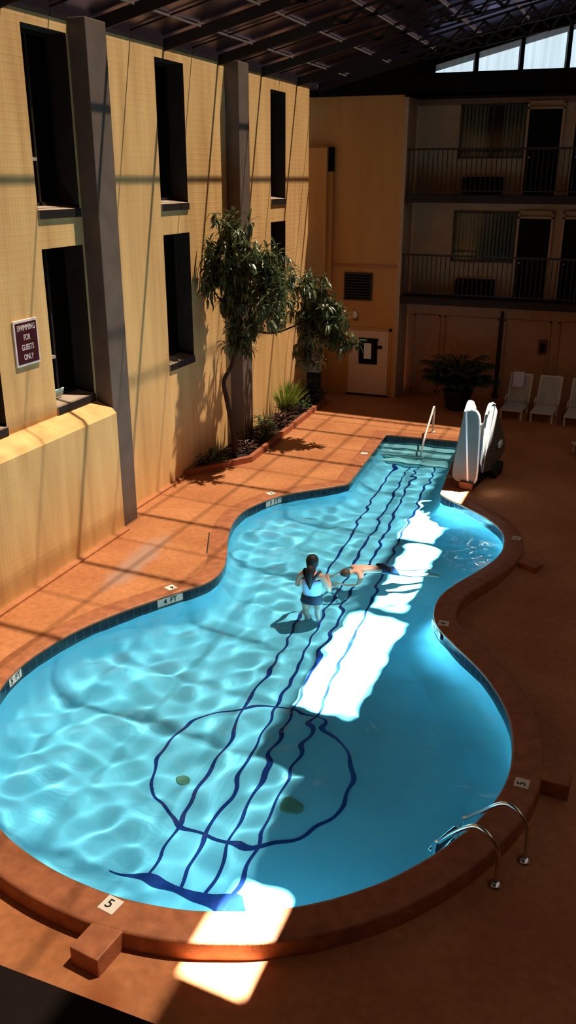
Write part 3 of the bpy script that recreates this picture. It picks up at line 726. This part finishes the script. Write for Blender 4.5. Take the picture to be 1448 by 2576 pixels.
for y in (18.3,18.62):
    b = MB(); b.obox((-2.38,y,.16),(0,1,0),(0,0,1),(1,0,0),.001,.001,.001)
    b.v = []; b.f = []; b.tube([(-2.42,y,.15),(-2.32,y,.15)], .15, 18); b.build('wheel', M['rubber'], r)
b = MB(); b.obox((-2.36,18.5,.72),(0,.9,.2),(0,-.2,.9),(1,0,0),.20,.12,.06); b.build('control_box', M['shelledge'], r, bevel=.015)

r.rotation_euler = (0,0,-.15)
# ------------------------------------------------------------------ sign on the left wall
r = thing('pool_sign', 'maroon sign with white lettering on the tan wall left of the windows', 'sign', (XL,10.93,3.37))
b = MB(); b.box(XL,XL+.03,10.64,11.22,3.38,4.08); b.build('frame', M['signw'], r, bevel=.008)
b = MB(); b.box(XL+.028,XL+.034,10.675,11.185,3.42,4.04); pn = b.build('panel', M['maroon'], r)
lettering('SWIMMING\nFOR\nGUESTS\nONLY', .122, M['signw'], pn, frame_matrix((XL+.035,10.93,3.735), (0,1,0), (0,0,1)) @ Matrix.Diagonal((.70,1,1,1)), depth=.001, spacing=1.22)

# ------------------------------------------------------------------ things on the tan block
r = thing('wall_louver', 'dark square louver grille above the cream door', 'vent', (-7.4,YB,2.79))
b = MB(); b.box(-7.82,-6.98,YB-.05,YB+.01,2.79,3.57); b.build('housing', M['dkframe'], r)
for i in range(9):
    b = MB(); b.obox((-7.4,YB-.06,2.87+i*.078),(1,0,0),(0,-.6,-.6),(0,.6,-.6),.74,.07,.008); b.build('slat', M['ac'], r)
r = thing('wall_lamp', 'small white wall lamp between the louver and the cream door', 'lamp', (-7.45,YB,2.3))
b = MB(); b.lathe((-7.45,YB-.07,2.38), [(.0,-.11),(.05,-.09),(.07,0),(.05,.09),(.0,.11)], 14); b.build('globe', M['lamp'], r, smooth=True)
b = MB(); b.box(-7.52,-7.38,YB-.04,YB,2.20,2.30); b.build('bracket', mat('rust_bracket',(.20,.06,.02,1),.6), r)
r = thing('wall_duct', 'tall square duct on the tan wall with a black upper end', 'duct', (-8.26,YB,3.0))
b = MB(); b.box(-8.33,-8.20,YB-.16,YB,2.9,6.27); b.build('casing', M['wallb'], r)
b = MB(); b.box(-8.335,-8.195,YB-.165,YB,6.27,6.90); b.build('upper_end', M['doordk'], r)
r = thing('white_pipe', 'white plastic pipe bent over the tree on the pier', 'pipe', (-8.6,24.1,2.4))
b = MB(); b.tube([(-9.0,24.222,3.36),(-8.45,24.222,3.36),(-8.40,24.222,3.34),(-8.37,24.222,3.25),(-8.37,24.222,2.30)], .045, 12); b.build('pipe', M['pvc'], r, smooth=True)
r = thing('utility_box', 'pale wall box with a ledge in the corner behind the planter', 'box', (-8.6,24.1,.7))
b = MB(); b.box(-8.95,-8.36,23.98,24.26,.74,1.12); b.build('casing', M['box'], r, bevel=.02)
b = MB(); b.box(-9.0,-8.34,23.94,24.26,.70,.75); b.build('ledge', M['lounge'], r, bevel=.01)
b = MB(); b.box(-8.9,-8.4,24.10,24.26,.0,.70); b.build('pedestal', M['dark'], r)
r = thing('alarm_cabinet', 'small dark red cabinet on the ground-floor wall behind the middle lounger', 'cabinet', (-2.16,YR,1.3))
b = MB(); b.box(-2.28,-2.06,YR-.10,YR,1.42,1.82); b.build('casing', M['red'], r, bevel=.01)
b = MB(); b.box(-2.24,-2.10,YR-.108,YR-.10,1.50,1.72); b.build('front_glass', M['doordk'], r)

# ------------------------------------------------------------------ planter bed by the wall
b = MB(); P = [(-8.58,15.78),(-7.62,17.30),(-7.70,19.2),(-7.86,23.2),(-8.3,23.8)]
inn = [(-8.58,16.0),(-7.73,17.35),(-7.81,19.2),(-7.97,23.15),(-8.38,23.72)]
for i in range(4):
    a, c, d, e = P[i], P[i+1], inn[i+1], inn[i]
    b.prism([(a[0],a[1],-.02),(c[0],c[1],-.02),(d[0],d[1],-.02),(e[0],e[1],-.02)], (0,0,.15))
tag(b.build('planter_curb', M['curb']), 'low terracotta curb edging the planting bed along the left wall', 'curb')
b = MB(); b.prism([(-8.595,16.02,.0),(-7.735,17.36,.0),(-7.815,19.2,.0),(-7.975,23.14,.0),(-8.385,23.70,.0),(-8.595,23.55,.0)], (0,0,.07))
tag(b.build('soil', M['soil']), 'dark soil filling the planting bed along the left wall', 'soil', kind='stuff')

def leaf(b, p, d, up, L, W, droop=.25):
    """pointed, folded leaf from p along d"""
    d = Vector(d).normalized(); s = d.cross(Vector(up)); s = s.normalized() if s.length > 1e-3 else Vector((1,0,0)); u = s.cross(d)
    p = Vector(p); m1 = p+d*L*.35+u*W*.12; m2 = p+d*L*.72-u*L*droop*.35; t = p+d*L-u*L*droop
    b.add([p, m1+s*W/2+u*W*.15, m2+s*W*.38+u*W*.10, t, m2-s*W*.38+u*W*.10, m1-s*W/2+u*W*.15, m1, m2], [(0,6,1),(6,7,2,1),(7,3,2),(0,5,6),(6,5,4,7),(7,4,3)])
def keepout(p): return p.x > XL+.06

# tree: slim bent trunk, two leafy heads with long drooping leaves
tr = thing('tree', 'slim multi-headed tree with long glossy leaves growing in the planting bed', 'tree', (-8.05,17.3,.07))
TK = [(-8.05,17.27,.05),(-8.04,17.20,.7),(-8.10,17.02,1.5),(-8.12,16.95,1.92),(-8.02,17.15,2.25),(-7.95,17.25,2.7),(-7.92,17.15,3.3),(-7.85,17.0,4.0),(-7.82,16.9,4.7)]
P = catmull([np.array(p) for p in TK], 5); b = MB(); m = len(P)
b.tube([tuple(p) for p in P], [.062-.035*i/(m-1) for i in range(m)], 10); b.build('trunk', M['bark'], tr, smooth=True)
BR = [[TK[5],(-7.75,17.6,3.0),(-7.55,18.2,3.5),(-7.45,18.5,4.1)],[(-7.78,17.55,2.98),(-7.6,18.6,2.75),(-7.2,19.3,2.9),(-6.8,19.6,3.1),(-6.5,19.6,2.9)],[TK[6],(-8.1,16.8,3.7),(-8.3,16.5,4.2)],[TK[7],(-7.6,17.2,4.3),(-7.4,17.4,4.6)],[(-7.2,19.3,2.9),(-7.15,19.5,3.5),(-7.1,19.6,4.0)],[TK[4],(-7.8,17.0,2.6),(-7.6,16.8,2.95)],[(-7.2,19.3,2.9),(-7.15,19.6,2.4),(-7.1,19.7,2.05)]]
for q in BR:
    Q = catmull([np.array(p) for p in q], 5); b = MB(); m = len(Q); b.tube([tuple(p) for p in Q], [.028-.018*i/(m-1) for i in range(m)], 8); b.build('branch', M['bark'], tr, smooth=True)
rl = random.Random(3)
CL = [((-7.85,16.9,5.05),(.30,.35,.38),16),((-8.25,16.9,4.55),(.28,.35,.35),12),((-8.35,16.85,4.0),(.22,.4,.32),12),((-7.95,16.8,4.35),(.35,.4,.4),24),((-7.55,16.9,4.55),(.35,.4,.35),20),((-7.75,16.9,3.75),(.35,.4,.35),24),((-7.25,17.1,4.2),(.35,.45,.4),24),((-7.05,17.0,3.75),(.30,.4,.3),16),((-7.45,18.1,4.35),(.30,.45,.35),16),((-7.3,18.2,3.75),(.35,.45,.35),18),((-7.6,16.9,3.15),(.30,.35,.3),16),((-7.75,16.9,2.85),(.24,.3,.22),9),((-7.45,17.9,3.35),(.3,.4,.3),12),
      ((-7.3,19.5,3.75),(.30,.4,.35),14),((-6.95,19.6,3.45),(.35,.4,.35),20),((-6.55,19.6,3.15),(.32,.4,.3),18),((-6.4,19.6,2.7),(.28,.4,.3),14),((-6.8,19.6,2.75),(.32,.4,.3),18),((-7.15,19.6,3.0),(.3,.4,.3),15),((-7.2,19.6,2.45),(.28,.35,.3),12),((-7.1,19.7,2.05),(.22,.3,.2),8),((-6.15,19.55,2.45),(.16,.3,.2),6)]
b = MB()
for c, rr, nn in CL:
    for i in range(int(nn*1.45)):
        while True:
            u = Vector((rl.gauss(0,.55), rl.gauss(0,.55), rl.gauss(0,.55)))
            q = Vector((c[0]+rr[0]*u.x, c[1]+rr[1]*u.y, c[2]+rr[2]*u.z))
            if q.x > XL+.2: break
        tw = Vector((rl.uniform(-1,1), rl.uniform(-1,1), rl.uniform(-.2,.8))).normalized()
        nl = rl.randint(8,11); ph = rl.uniform(0,6.28)
        a = tw.orthogonal().normalized(); e = tw.cross(a)
        for k in range(nl):
            an = ph+2*PI*k/nl+rl.uniform(-.3,.3)
            d = (a*math.cos(an)+e*math.sin(an))*1.0+tw*rl.uniform(-.1,.5)+Vector((0,0,-.45))
            L = rl.uniform(.20,.33)
            if q.x+d.normalized().x*L < XL+.03: continue
            leaf(b, q+tw*rl.uniform(-.05,.05), d, (0,0,1), L, L*.24, rl.uniform(.15,.5))
b.build('foliage', M['leaf'], tr, fix=False)

# shrubs of the bed
def shrub(x, y, h, rad, nl, L, m_, label, seed, spiky=False):
    rs = random.Random(seed); r = thing('shrub', label, 'shrub', (x,y,.07), group='low plants in the planting bed')
    b = MB()
    for i in range(5 if not spiky else 1): 
        a = rs.uniform(0,6.28); b.tube([(x,y,.05),(x+math.cos(a)*rad*.4,y+math.sin(a)*rad*.4,.07+h*.7)], [.012,.006], 6)
    b.build('stem', M['bark'], r)
    b = MB()
    for i in range(nl):
        a = rs.uniform(0,6.28); q = rs.random()**.6
        if spiky:
            p = (x+math.cos(a)*.05,y+math.sin(a)*.05,.08); d = (math.cos(a)*q*.5,math.sin(a)*q*.5,1.0-.25*q); LL = h*rs.uniform(.8,1.15); W = .035
        else:
            p = (x+math.cos(a)*rad*q*.8,y+math.sin(a)*rad*q*.8,.10+h*rs.uniform(.15,.9)*(1-.4*q)); d = (math.cos(a),math.sin(a),rs.uniform(.1,.9)); LL = L*rs.uniform(.7,1.2); W = LL*.42
        dn = Vector(d).normalized()
        if p[0]+dn.x*LL < XL+(.15 if spiky else .07) or p[0] < XL+.05: continue
        leaf(b, p, d, (0,0,1), LL, W, .25 if not spiky else .12)
    b.build('foliage', m_, r, fix=False)
shrub(-8.30,16.50,.38,.28,70,.19,M['leaf2'],'dark green leafy shrub at the near tip of the planting bed',1)
shrub(-8.02,17.85,.25,.22,40,.14,M['leafr'],'low brownish plant beside the foot of the tree',2)
shrub(-8.25,18.55,.42,.28,60,.17,M['leafr'],'reddish leafy plant just past the tree at the column foot',3)
shrub(-7.98,18.85,.45,.26,75,.17,M['leaf2'],'bright green shrub at the bend of the terracotta curb',4)
shrub(-8.30,19.45,.50,.28,70,.18,M['leaf2'],'dark green shrub against the wall past the column',5)
shrub(-8.05,20.05,.45,.26,60,.17,M['leafr'],'reddish shrub half way along the straight curb',6)
shrub(-8.20,20.85,.50,.28,65,.18,M['leafr'],'brown-leaved shrub in front of the lime grass clump',7)
shrub(-8.12,21.75,.42,.25,60,.17,M['leaf2'],'green shrub right below the lime grass clump',8)
shrub(-8.10,22.6,.42,.26,60,.17,M['leaf2'],'green shrub near the far tip of the curb',9)
shrub(-8.16,23.25,.42,.24,60,.19,M['leaf2'],'pale-leaved shrub at the far tip of the planting bed',10)
shrub(-8.27,21.0,1.0,.26,200,.3,M['leafl'],'tall lime green grass clump against the left wall',11,True)
shrub(-8.40,23.0,.75,.26,70,.28,M['palm'],'dark broad-leaved plant below the pale wall box',12)

# potted palm
r = thing('potted_palm', 'dark potted palm with arching fronds by the brown panel wall', 'plant', (-4.2,23.95,0))
b = MB(); b.lathe((-4.2,23.95,0), [(.27,0),(.32,.05),(.40,.48),(.43,.50),(.43,.55),(.38,.55),(.36,.49)], 24); b.build('pot', M['pot'], r, smooth=True)
b = MB(); b.lathe((-4.2,23.95,.47), [(.36,0),(.30,.02),(.0,.03)], 20); b.build('soil', M['soil'], r)
rp = random.Random(11)
for i in range(34):
    a = i*2.4; el = .55+.95*((i*7) % 34)/34
    L = rp.uniform(.85,1.25); dirh = Vector((math.cos(a), math.sin(a), 0))
    pts = []
    for k in range(9):
        t = k/8; ang = el*(1-t*.55)-.45*t
        if k == 0: q = Vector((-4.2,23.95,.52))+dirh*.05
        else: q = q+(dirh*math.cos(ang+.25)+Vector((0,0,1))*math.sin(ang+.25))*L/8
        pts.append(q.copy())
    b = MB(); b.tube(pts, [.012-.009*k/8 for k in range(9)], 5)
    sdv = dirh.cross(Vector((0,0,1)))
    for k in range(2, 9):
        for fr in (0,.5):
            if k == 8 and fr: continue
            q = pts[k]*(1-fr)+(pts[min(k+1,8)])*fr; t = (pts[min(k+1,8)]-pts[k-1]).normalized()
            for s in (-1,1):
                d = (sdv*s*.8+t*.75+Vector((0,0,-.12))); leaf(b, q, d, (0,0,1), .36*(1-.45*abs(k/8-.5)), .10, .3)
    b.build('frond', M['palm'], r, fix=False)

# ------------------------------------------------------------------ loungers at the back
def lounger_proto(label):
    r = thing('lounge_chair', label, 'lounge chair', (0,0,0), group='white pool loungers by the back wall')
    b = MB(); b.obox((0,.50,.265),(1,0,0),(0,1,0),(0,0,1),.60,1.05,.035); b.build('seat', M['lounge'], r, bevel=.012)
    b = MB(); up = Vector((0,.36,.93)); nn = Vector((0,-.93,.36)); c = Vector((0,1.0,.28))
    for x in (-.28,.28): b.obox(c+up*.40+Vector((x,0,0)),(1,0,0),up,nn,.06,.80,.045)
    b.obox(c+up*.78,(1,0,0),up,nn,.60,.07,.045)
    bk = b.build('backrest', M['lounge'], r, bevel=.012)
    b = MB(); b.obox(c+up*.38,(1,0,0),up,nn,.52,.74,.015); b.build('sling', mat('grey_white_sling',(.40,.37,.35,1),.8), bk)
    for x in (-.27,.27):
        for y in (.08,.95):
            b = MB(); b.box(x-.025,x+.025,y-.025,y+.025,0,.26); b.build('leg', M['lounge'], r)
    for x in (-.31,.31):
        b = MB(); b.tube([(x,.80,.26),(x,.72,.44),(x,.95,.48),(x,1.12,.46)], .022, 8); b.build('armrest', M['lounge'], r, smooth=True)
    return r
lc = lounger_proto('white lounge chair with a lilac towel over its raised back'); lc.location = (-2.62,23.25,0); lc.rotation_euler = (0,0,-.06)
copy_tree(lc, (-1.82,23.22,0), 'empty white lounge chair next to the one with the towel')
copy_tree(lc, (-.95,23.1,0), 'white lounge chair cut off by the right edge of the photo')
c4 = copy_tree(lc, (-.70,20.5,0), 'pale lounger standing alone on the deck, right of the pool lift'); c4.rotation_euler = (0,0,-1.0)
r = bpy.data.objects
b = MB(); up = Vector((0,.36,.93)); nn = Vector((0,-.93,.36)); c = Vector((-2.60,24.23,.28))
n = 14
def tw(u, s, off): return c+Vector((u,0,0))+up*s+nn*off
vs = []; prof = [(.40,.034),(.50,.036),(.62,.034),(.74,.036),(.82,.034),(.845,.0),(.82,-.036),(.60,-.034)]
for s, o_ in prof:
    for i in range(n+1): vs.append(tw(-.17+.30*i/n, s, o_+.005*math.sin(i*1.6+s*9)))
b.add(vs, [(k*(n+1)+i,k*(n+1)+i+1,(k+1)*(n+1)+i+1,(k+1)*(n+1)+i) for k in range(len(prof)-1) for i in range(n)])
o = b.build('towel', M['towel'], smooth=True, fix=False); sm = o.modifiers.new('thick','SOLIDIFY'); sm.thickness = .012; sm.offset = 1
tag(o, 'lilac towel hanging over the raised back of the left lounge chair', 'towel')

# ------------------------------------------------------------------ people
def fingers(nodes, edges, wi, palm, fd, side, up, L=.075):
    """five separate fingers rooted in the palm node"""
    fd, side, up = Vector(fd).normalized(), Vector(side).normalized(), Vector(up).normalized(); P = Vector(nodes[palm][0])
    for k, (o, l) in enumerate(((-.030,.85),(-.010,1.0),(.010,.95),(.030,.75))):
        base = len(nodes); q = P+side*o+fd*.035
        nodes.append((q, .009, .009)); nodes.append((q+fd*L*l*.5-up*.006, .0085, .0085)); nodes.append((q+fd*L*l-up*.022, .007, .007))
        edges += [(palm, base), (base, base+1), (base+1, base+2)]
    base = len(nodes); q = P-side*.035-fd*.005
    nodes.append((q, .011, .011)); nodes.append((q-side*.022+fd*.035-up*.008, .009, .009)); edges += [(palm, base), (base, base+1)]

pr = thing('person', 'person standing waist-deep in the pool, dark hair, light blue and navy swimwear, seen from behind', 'person', (-4.12,11.64,floorz(11.64)))
X0, Y0, Z0 = -4.12, 11.64, floorz(11.64)
q = lambda x, y, z: Vector((X0+x, Y0+y, Z0+z))
nodes = [(q(0,0,.88),.150,.105),(q(0,0,1.04),.125,.090),(q(0,-.01,1.20),.145,.100),(q(0,-.01,1.33),.120,.080),(q(0,0,1.42),.052,.050),(q(0,.015,1.50),.062,.066),(q(0,.02,1.58),.078,.088),(q(0,.015,1.655),.060,.070)]
edges = [(i,i+1) for i in range(7)]
for s in (-1,1):
    k = len(nodes)
    nodes += [(q(.165*s,-.01,1.35),.060,.060),(q(.235*s,.01,1.21),.047,.047),(q(.275*s,.06,1.08),.040,.040),(q(.225*s,.20,1.13),.034,.034),(q(.165*s,.30,1.17),.026,.022),(q(.14*s,.36,1.18),.036,.020)]
    edges += [(3,k),(k,k+1),(k+1,k+2),(k+2,k+3),(k+3,k+4),(k+4,k+5)]
    fingers(nodes, edges, k+4, k+5, (-.35*s,.9,.1), (.9*s,.35,0), (0,-.1,1))
    k = len(nodes)
    nodes += [(q(.092*s,0,.78),.095,.095),(q(.10*s,.02,.60),.075,.075),(q(.10*s,.03,.44),.056,.056),(q(.10*s,-.01,.26),.054,.056),(q(.10*s,-.02,.09),.036,.036),(q(.105*s,.05,.035),.038,.030),(q(.11*s,.16,.025),.036,.022)]
    edges += [(0,k)]+[(k+i,k+i+1) for i in range(6)]
    nodes.append((q(.078*s,.01,1.575),.016,.012)); edges.append((6,len(nodes)-1))            # ear
nodes.append((q(0,.115,1.56),.014,.014)); edges.append((6,len(nodes)-1))                     # nose
body = skinned('body', M['skin'], nodes, edges, pr); RECV.append(body)
def shell_rings(rings, n=28):
    """closed garment: rings = (cx, cy, z, rx, ry)"""
    vs = []; m = len(rings)
    for cx, cy, z, rx, ry in rings:
        for k in range(n): vs.append((X0+cx+rx*math.cos(2*PI*k/n), Y0+cy+ry*math.sin(2*PI*k/n), Z0+z))
    return vs, [(i*n+k,i*n+(k+1)%n,(i+1)*n+(k+1)%n,(i+1)*n+k) for i in range(m-1) for k in range(n)]
b = MB(); b.add(*shell_rings([(0,0,1.00,.156,.122),(0,0,1.04,.150,.116),(0,-.005,1.12,.155,.118),(0,-.01,1.20,.168,.122),(0,-.01,1.25,.165,.118),(0,-.01,1.275,.15,.10)])); o = b.build('swim_top', M['suit'], pr, smooth=True)
b = MB(); b.add(*shell_rings([(0,0,.80,.188,.135),(0,0,.86,.192,.140),(0,0,.94,.180,.134),(0,0,1.00,.166,.128),(0,0,1.015,.160,.124)])); o = b.build('swim_bottoms', M['suitdark'], pr, smooth=True); RECV.append(o)
for s in (-1,1):
    b = MB(); P = catmull([np.array(tuple(q(*p))) for p in [(.02*s,-.128,1.22),(.06*s,-.115,1.31),(.11*s,-.075,1.395),(.125*s,0,1.415),(.11*s,.07,1.36),(.09*s,.105,1.26)]],5)
    b.tube([tuple(p) for p in P], .022, 8); b.build('shoulder_strap', M['suitdark'], pr, smooth=True)
# hair: cap over the head and a long fall down the back
b = MB(); ring = []
b.lathe(tuple(q(0,.0,1.58)), [(.0,.105),(.045,.100),(.080,.075),(.098,.03),(.100,-.02),(.092,-.07),(.070,-.11),(.03,-.13)], 22, 1, 1.08)
hr = b.build('hair', M['hair'], pr, smooth=True)
b = MB(); b.tube([tuple(q(0,-.07,1.53)),tuple(q(0,-.115,1.44)),tuple(q(.005,-.135,1.34)),tuple(q(.01,-.14,1.24)),tuple(q(.015,-.135,1.15))],[.06,.068,.055,.042,.015],12); b.build('long_hair', M['hair'], hr, smooth=True)

sw = thing('person', 'person swimming face down beside the strings, bare back and dark blue shorts', 'person', (-3.55,12.95,WZ))
u = Vector((.80,.60,0)).normalized(); v = Vector((-u.y,u.x,0)); base = Vector((-3.78,12.80,0))
q2 = lambda s, l, z: base+u*s+v*l+Vector((0,0,z))
nodes = [(q2(.56,0,-.20),.130,.095),(q2(.40,0,-.16),.118,.085),(q2(.22,0,-.13),.145,.095),(q2(.08,0,-.14),.120,.080),(q2(-.02,0,-.17),.052,.052),(q2(-.12,0,-.20),.078,.085),(q2(-.20,0,-.22),.070,.075)]
edges = [(i,i+1) for i in range(6)]
for s in (-1,1):
    k = len(nodes)
    nodes += [(q2(.06,.18*s,-.15),.058,.058),(q2(.02,.28*s,-.27),.046,.046),(q2(-.04,.33*s,-.38),.040,.040),(q2(-.18,.24*s,-.42),.032,.032),(q2(-.26,.18*s,-.40),.024,.022),(q2(-.32,.15*s,-.40),.036,.020)]
    edges += [(3,k)]+[(k+i,k+i+1) for i in range(5)]
    fingers(nodes, edges, k+4, k+5, -u, v*s, (0,0,1))
    k = len(nodes)
    nodes += [(q2(.66,.09*s,-.26),.090,.090),(q2(.84,.11*s,-.36),.072,.072),(q2(1.02,.12*s,-.45),.054,.054),(q2(1.20,.12*s,-.50),.050,.050),(q2(1.38,.12*s,-.54),.034,.034),(q2(1.46,.12*s,-.58),.034,.028),(q2(1.54,.13*s,-.66),.032,.020)]
    edges += [(0,k)]+[(k+i,k+i+1) for i in range(6)]
    nodes.append((q2(-.12,.078*s,-.19),.014,.012)); edges.append((5,len(nodes)-1))
nodes.append((q2(-.13,0,-.30),.014,.014)); edges.append((5,len(nodes)-1))
body2 = skinned('body', M['skin2'], nodes, edges, sw); RECV.append(body2)
b = MB(); n = 22; vs = []
R_ = [(.46,0,-.175,.150,.110),(.56,0,-.20,.158,.118),(.66,0,-.25,.185,.118),(.76,0,-.31,.195,.105)]
for s, l, z, rx, ry in R_:
    for k in range(n): vs.append(q2(s,l+rx*math.cos(2*PI*k/n),z+ry*math.sin(2*PI*k/n)))
b.add(vs, [(i*n+k,i*n+(k+1)%n,(i+1)*n+(k+1)%n,(i+1)*n+k) for i in range(len(R_)-1) for k in range(n)])
o = b.build('swim_shorts', M['shorts'], sw, smooth=True); RECV.append(o)
b = MB(); b.lathe(tuple(q2(-.15,0,-.185)), [(.0,.095),(.05,.085),(.085,.045),(.095,-.01),(.085,-.05)], 18); o = b.build('hair', mat('brown_hair',(.05,.03,.02,1),.6), sw, smooth=True); RECV.append(o)

for o in RECV: o.cycles.is_caustics_receiver = True

# ------------------------------------------------------------------ light
s = bpy.data.lights.new('sun', 'SUN'); s.energy = SUN_E; s.angle = .013; s.color = (1, .97, .91)
so = bpy.data.objects.new('sun', s); COL.objects.link(so); so.location = (5,20,20)
so.rotation_euler = SUN.to_track_quat('-Z','Y').to_euler(); s.cycles.is_caustics_light = True
wd = bpy.data.worlds.new('sky'); S.world = wd; wd.use_nodes = True; t = wd.node_tree
bg = t.nodes['Background']; tc = t.nodes.new('ShaderNodeTexCoord'); sp = t.nodes.new('ShaderNodeSeparateXYZ'); rp_ = t.nodes.new('ShaderNodeValToRGB')
t.links.new(tc.outputs['Generated'], sp.inputs[0]); t.links.new(sp.outputs['Z'], rp_.inputs[0])
e = rp_.color_ramp.elements; e[0].position = .0; e[0].color = (.55,.60,.68,1); e[1].position = .6; e[1].color = (.22,.36,.62,1)
t.links.new(rp_.outputs[0], bg.inputs[0]); bg.inputs[1].default_value = SKY_E

# ------------------------------------------------------------------ camera
c = bpy.data.cameras.new('camera'); co = bpy.data.objects.new('camera', c); COL.objects.link(co); S.camera = co
c.sensor_fit = 'VERTICAL'; c.sensor_height = 36; c.lens = 2164/2576*36; c.clip_end = 200
Rw = Matrix(((0.931520,-0.133697,0.338225),(0.363683,0.336387,-0.868665),(0.002364,0.932185,0.361974)))
co.matrix_world = Matrix.Translation((0,0,6.1)) @ Rw.to_4x4()
vs_ = S.view_settings; vs_.view_transform = 'Standard'; vs_.look = 'None'; vs_.exposure = EXPOSURE; vs_.gamma = 1; vs_.use_curve_mapping = False
cy = S.cycles; cy.use_denoising = True; cy.caustics_refractive = True; cy.caustics_reflective = False; cy.blur_glossy = .3
cy.max_bounces = 12; cy.diffuse_bounces = 5; cy.transmission_bounces = 8; cy.transparent_max_bounces = 16; cy.sample_clamp_indirect = 40
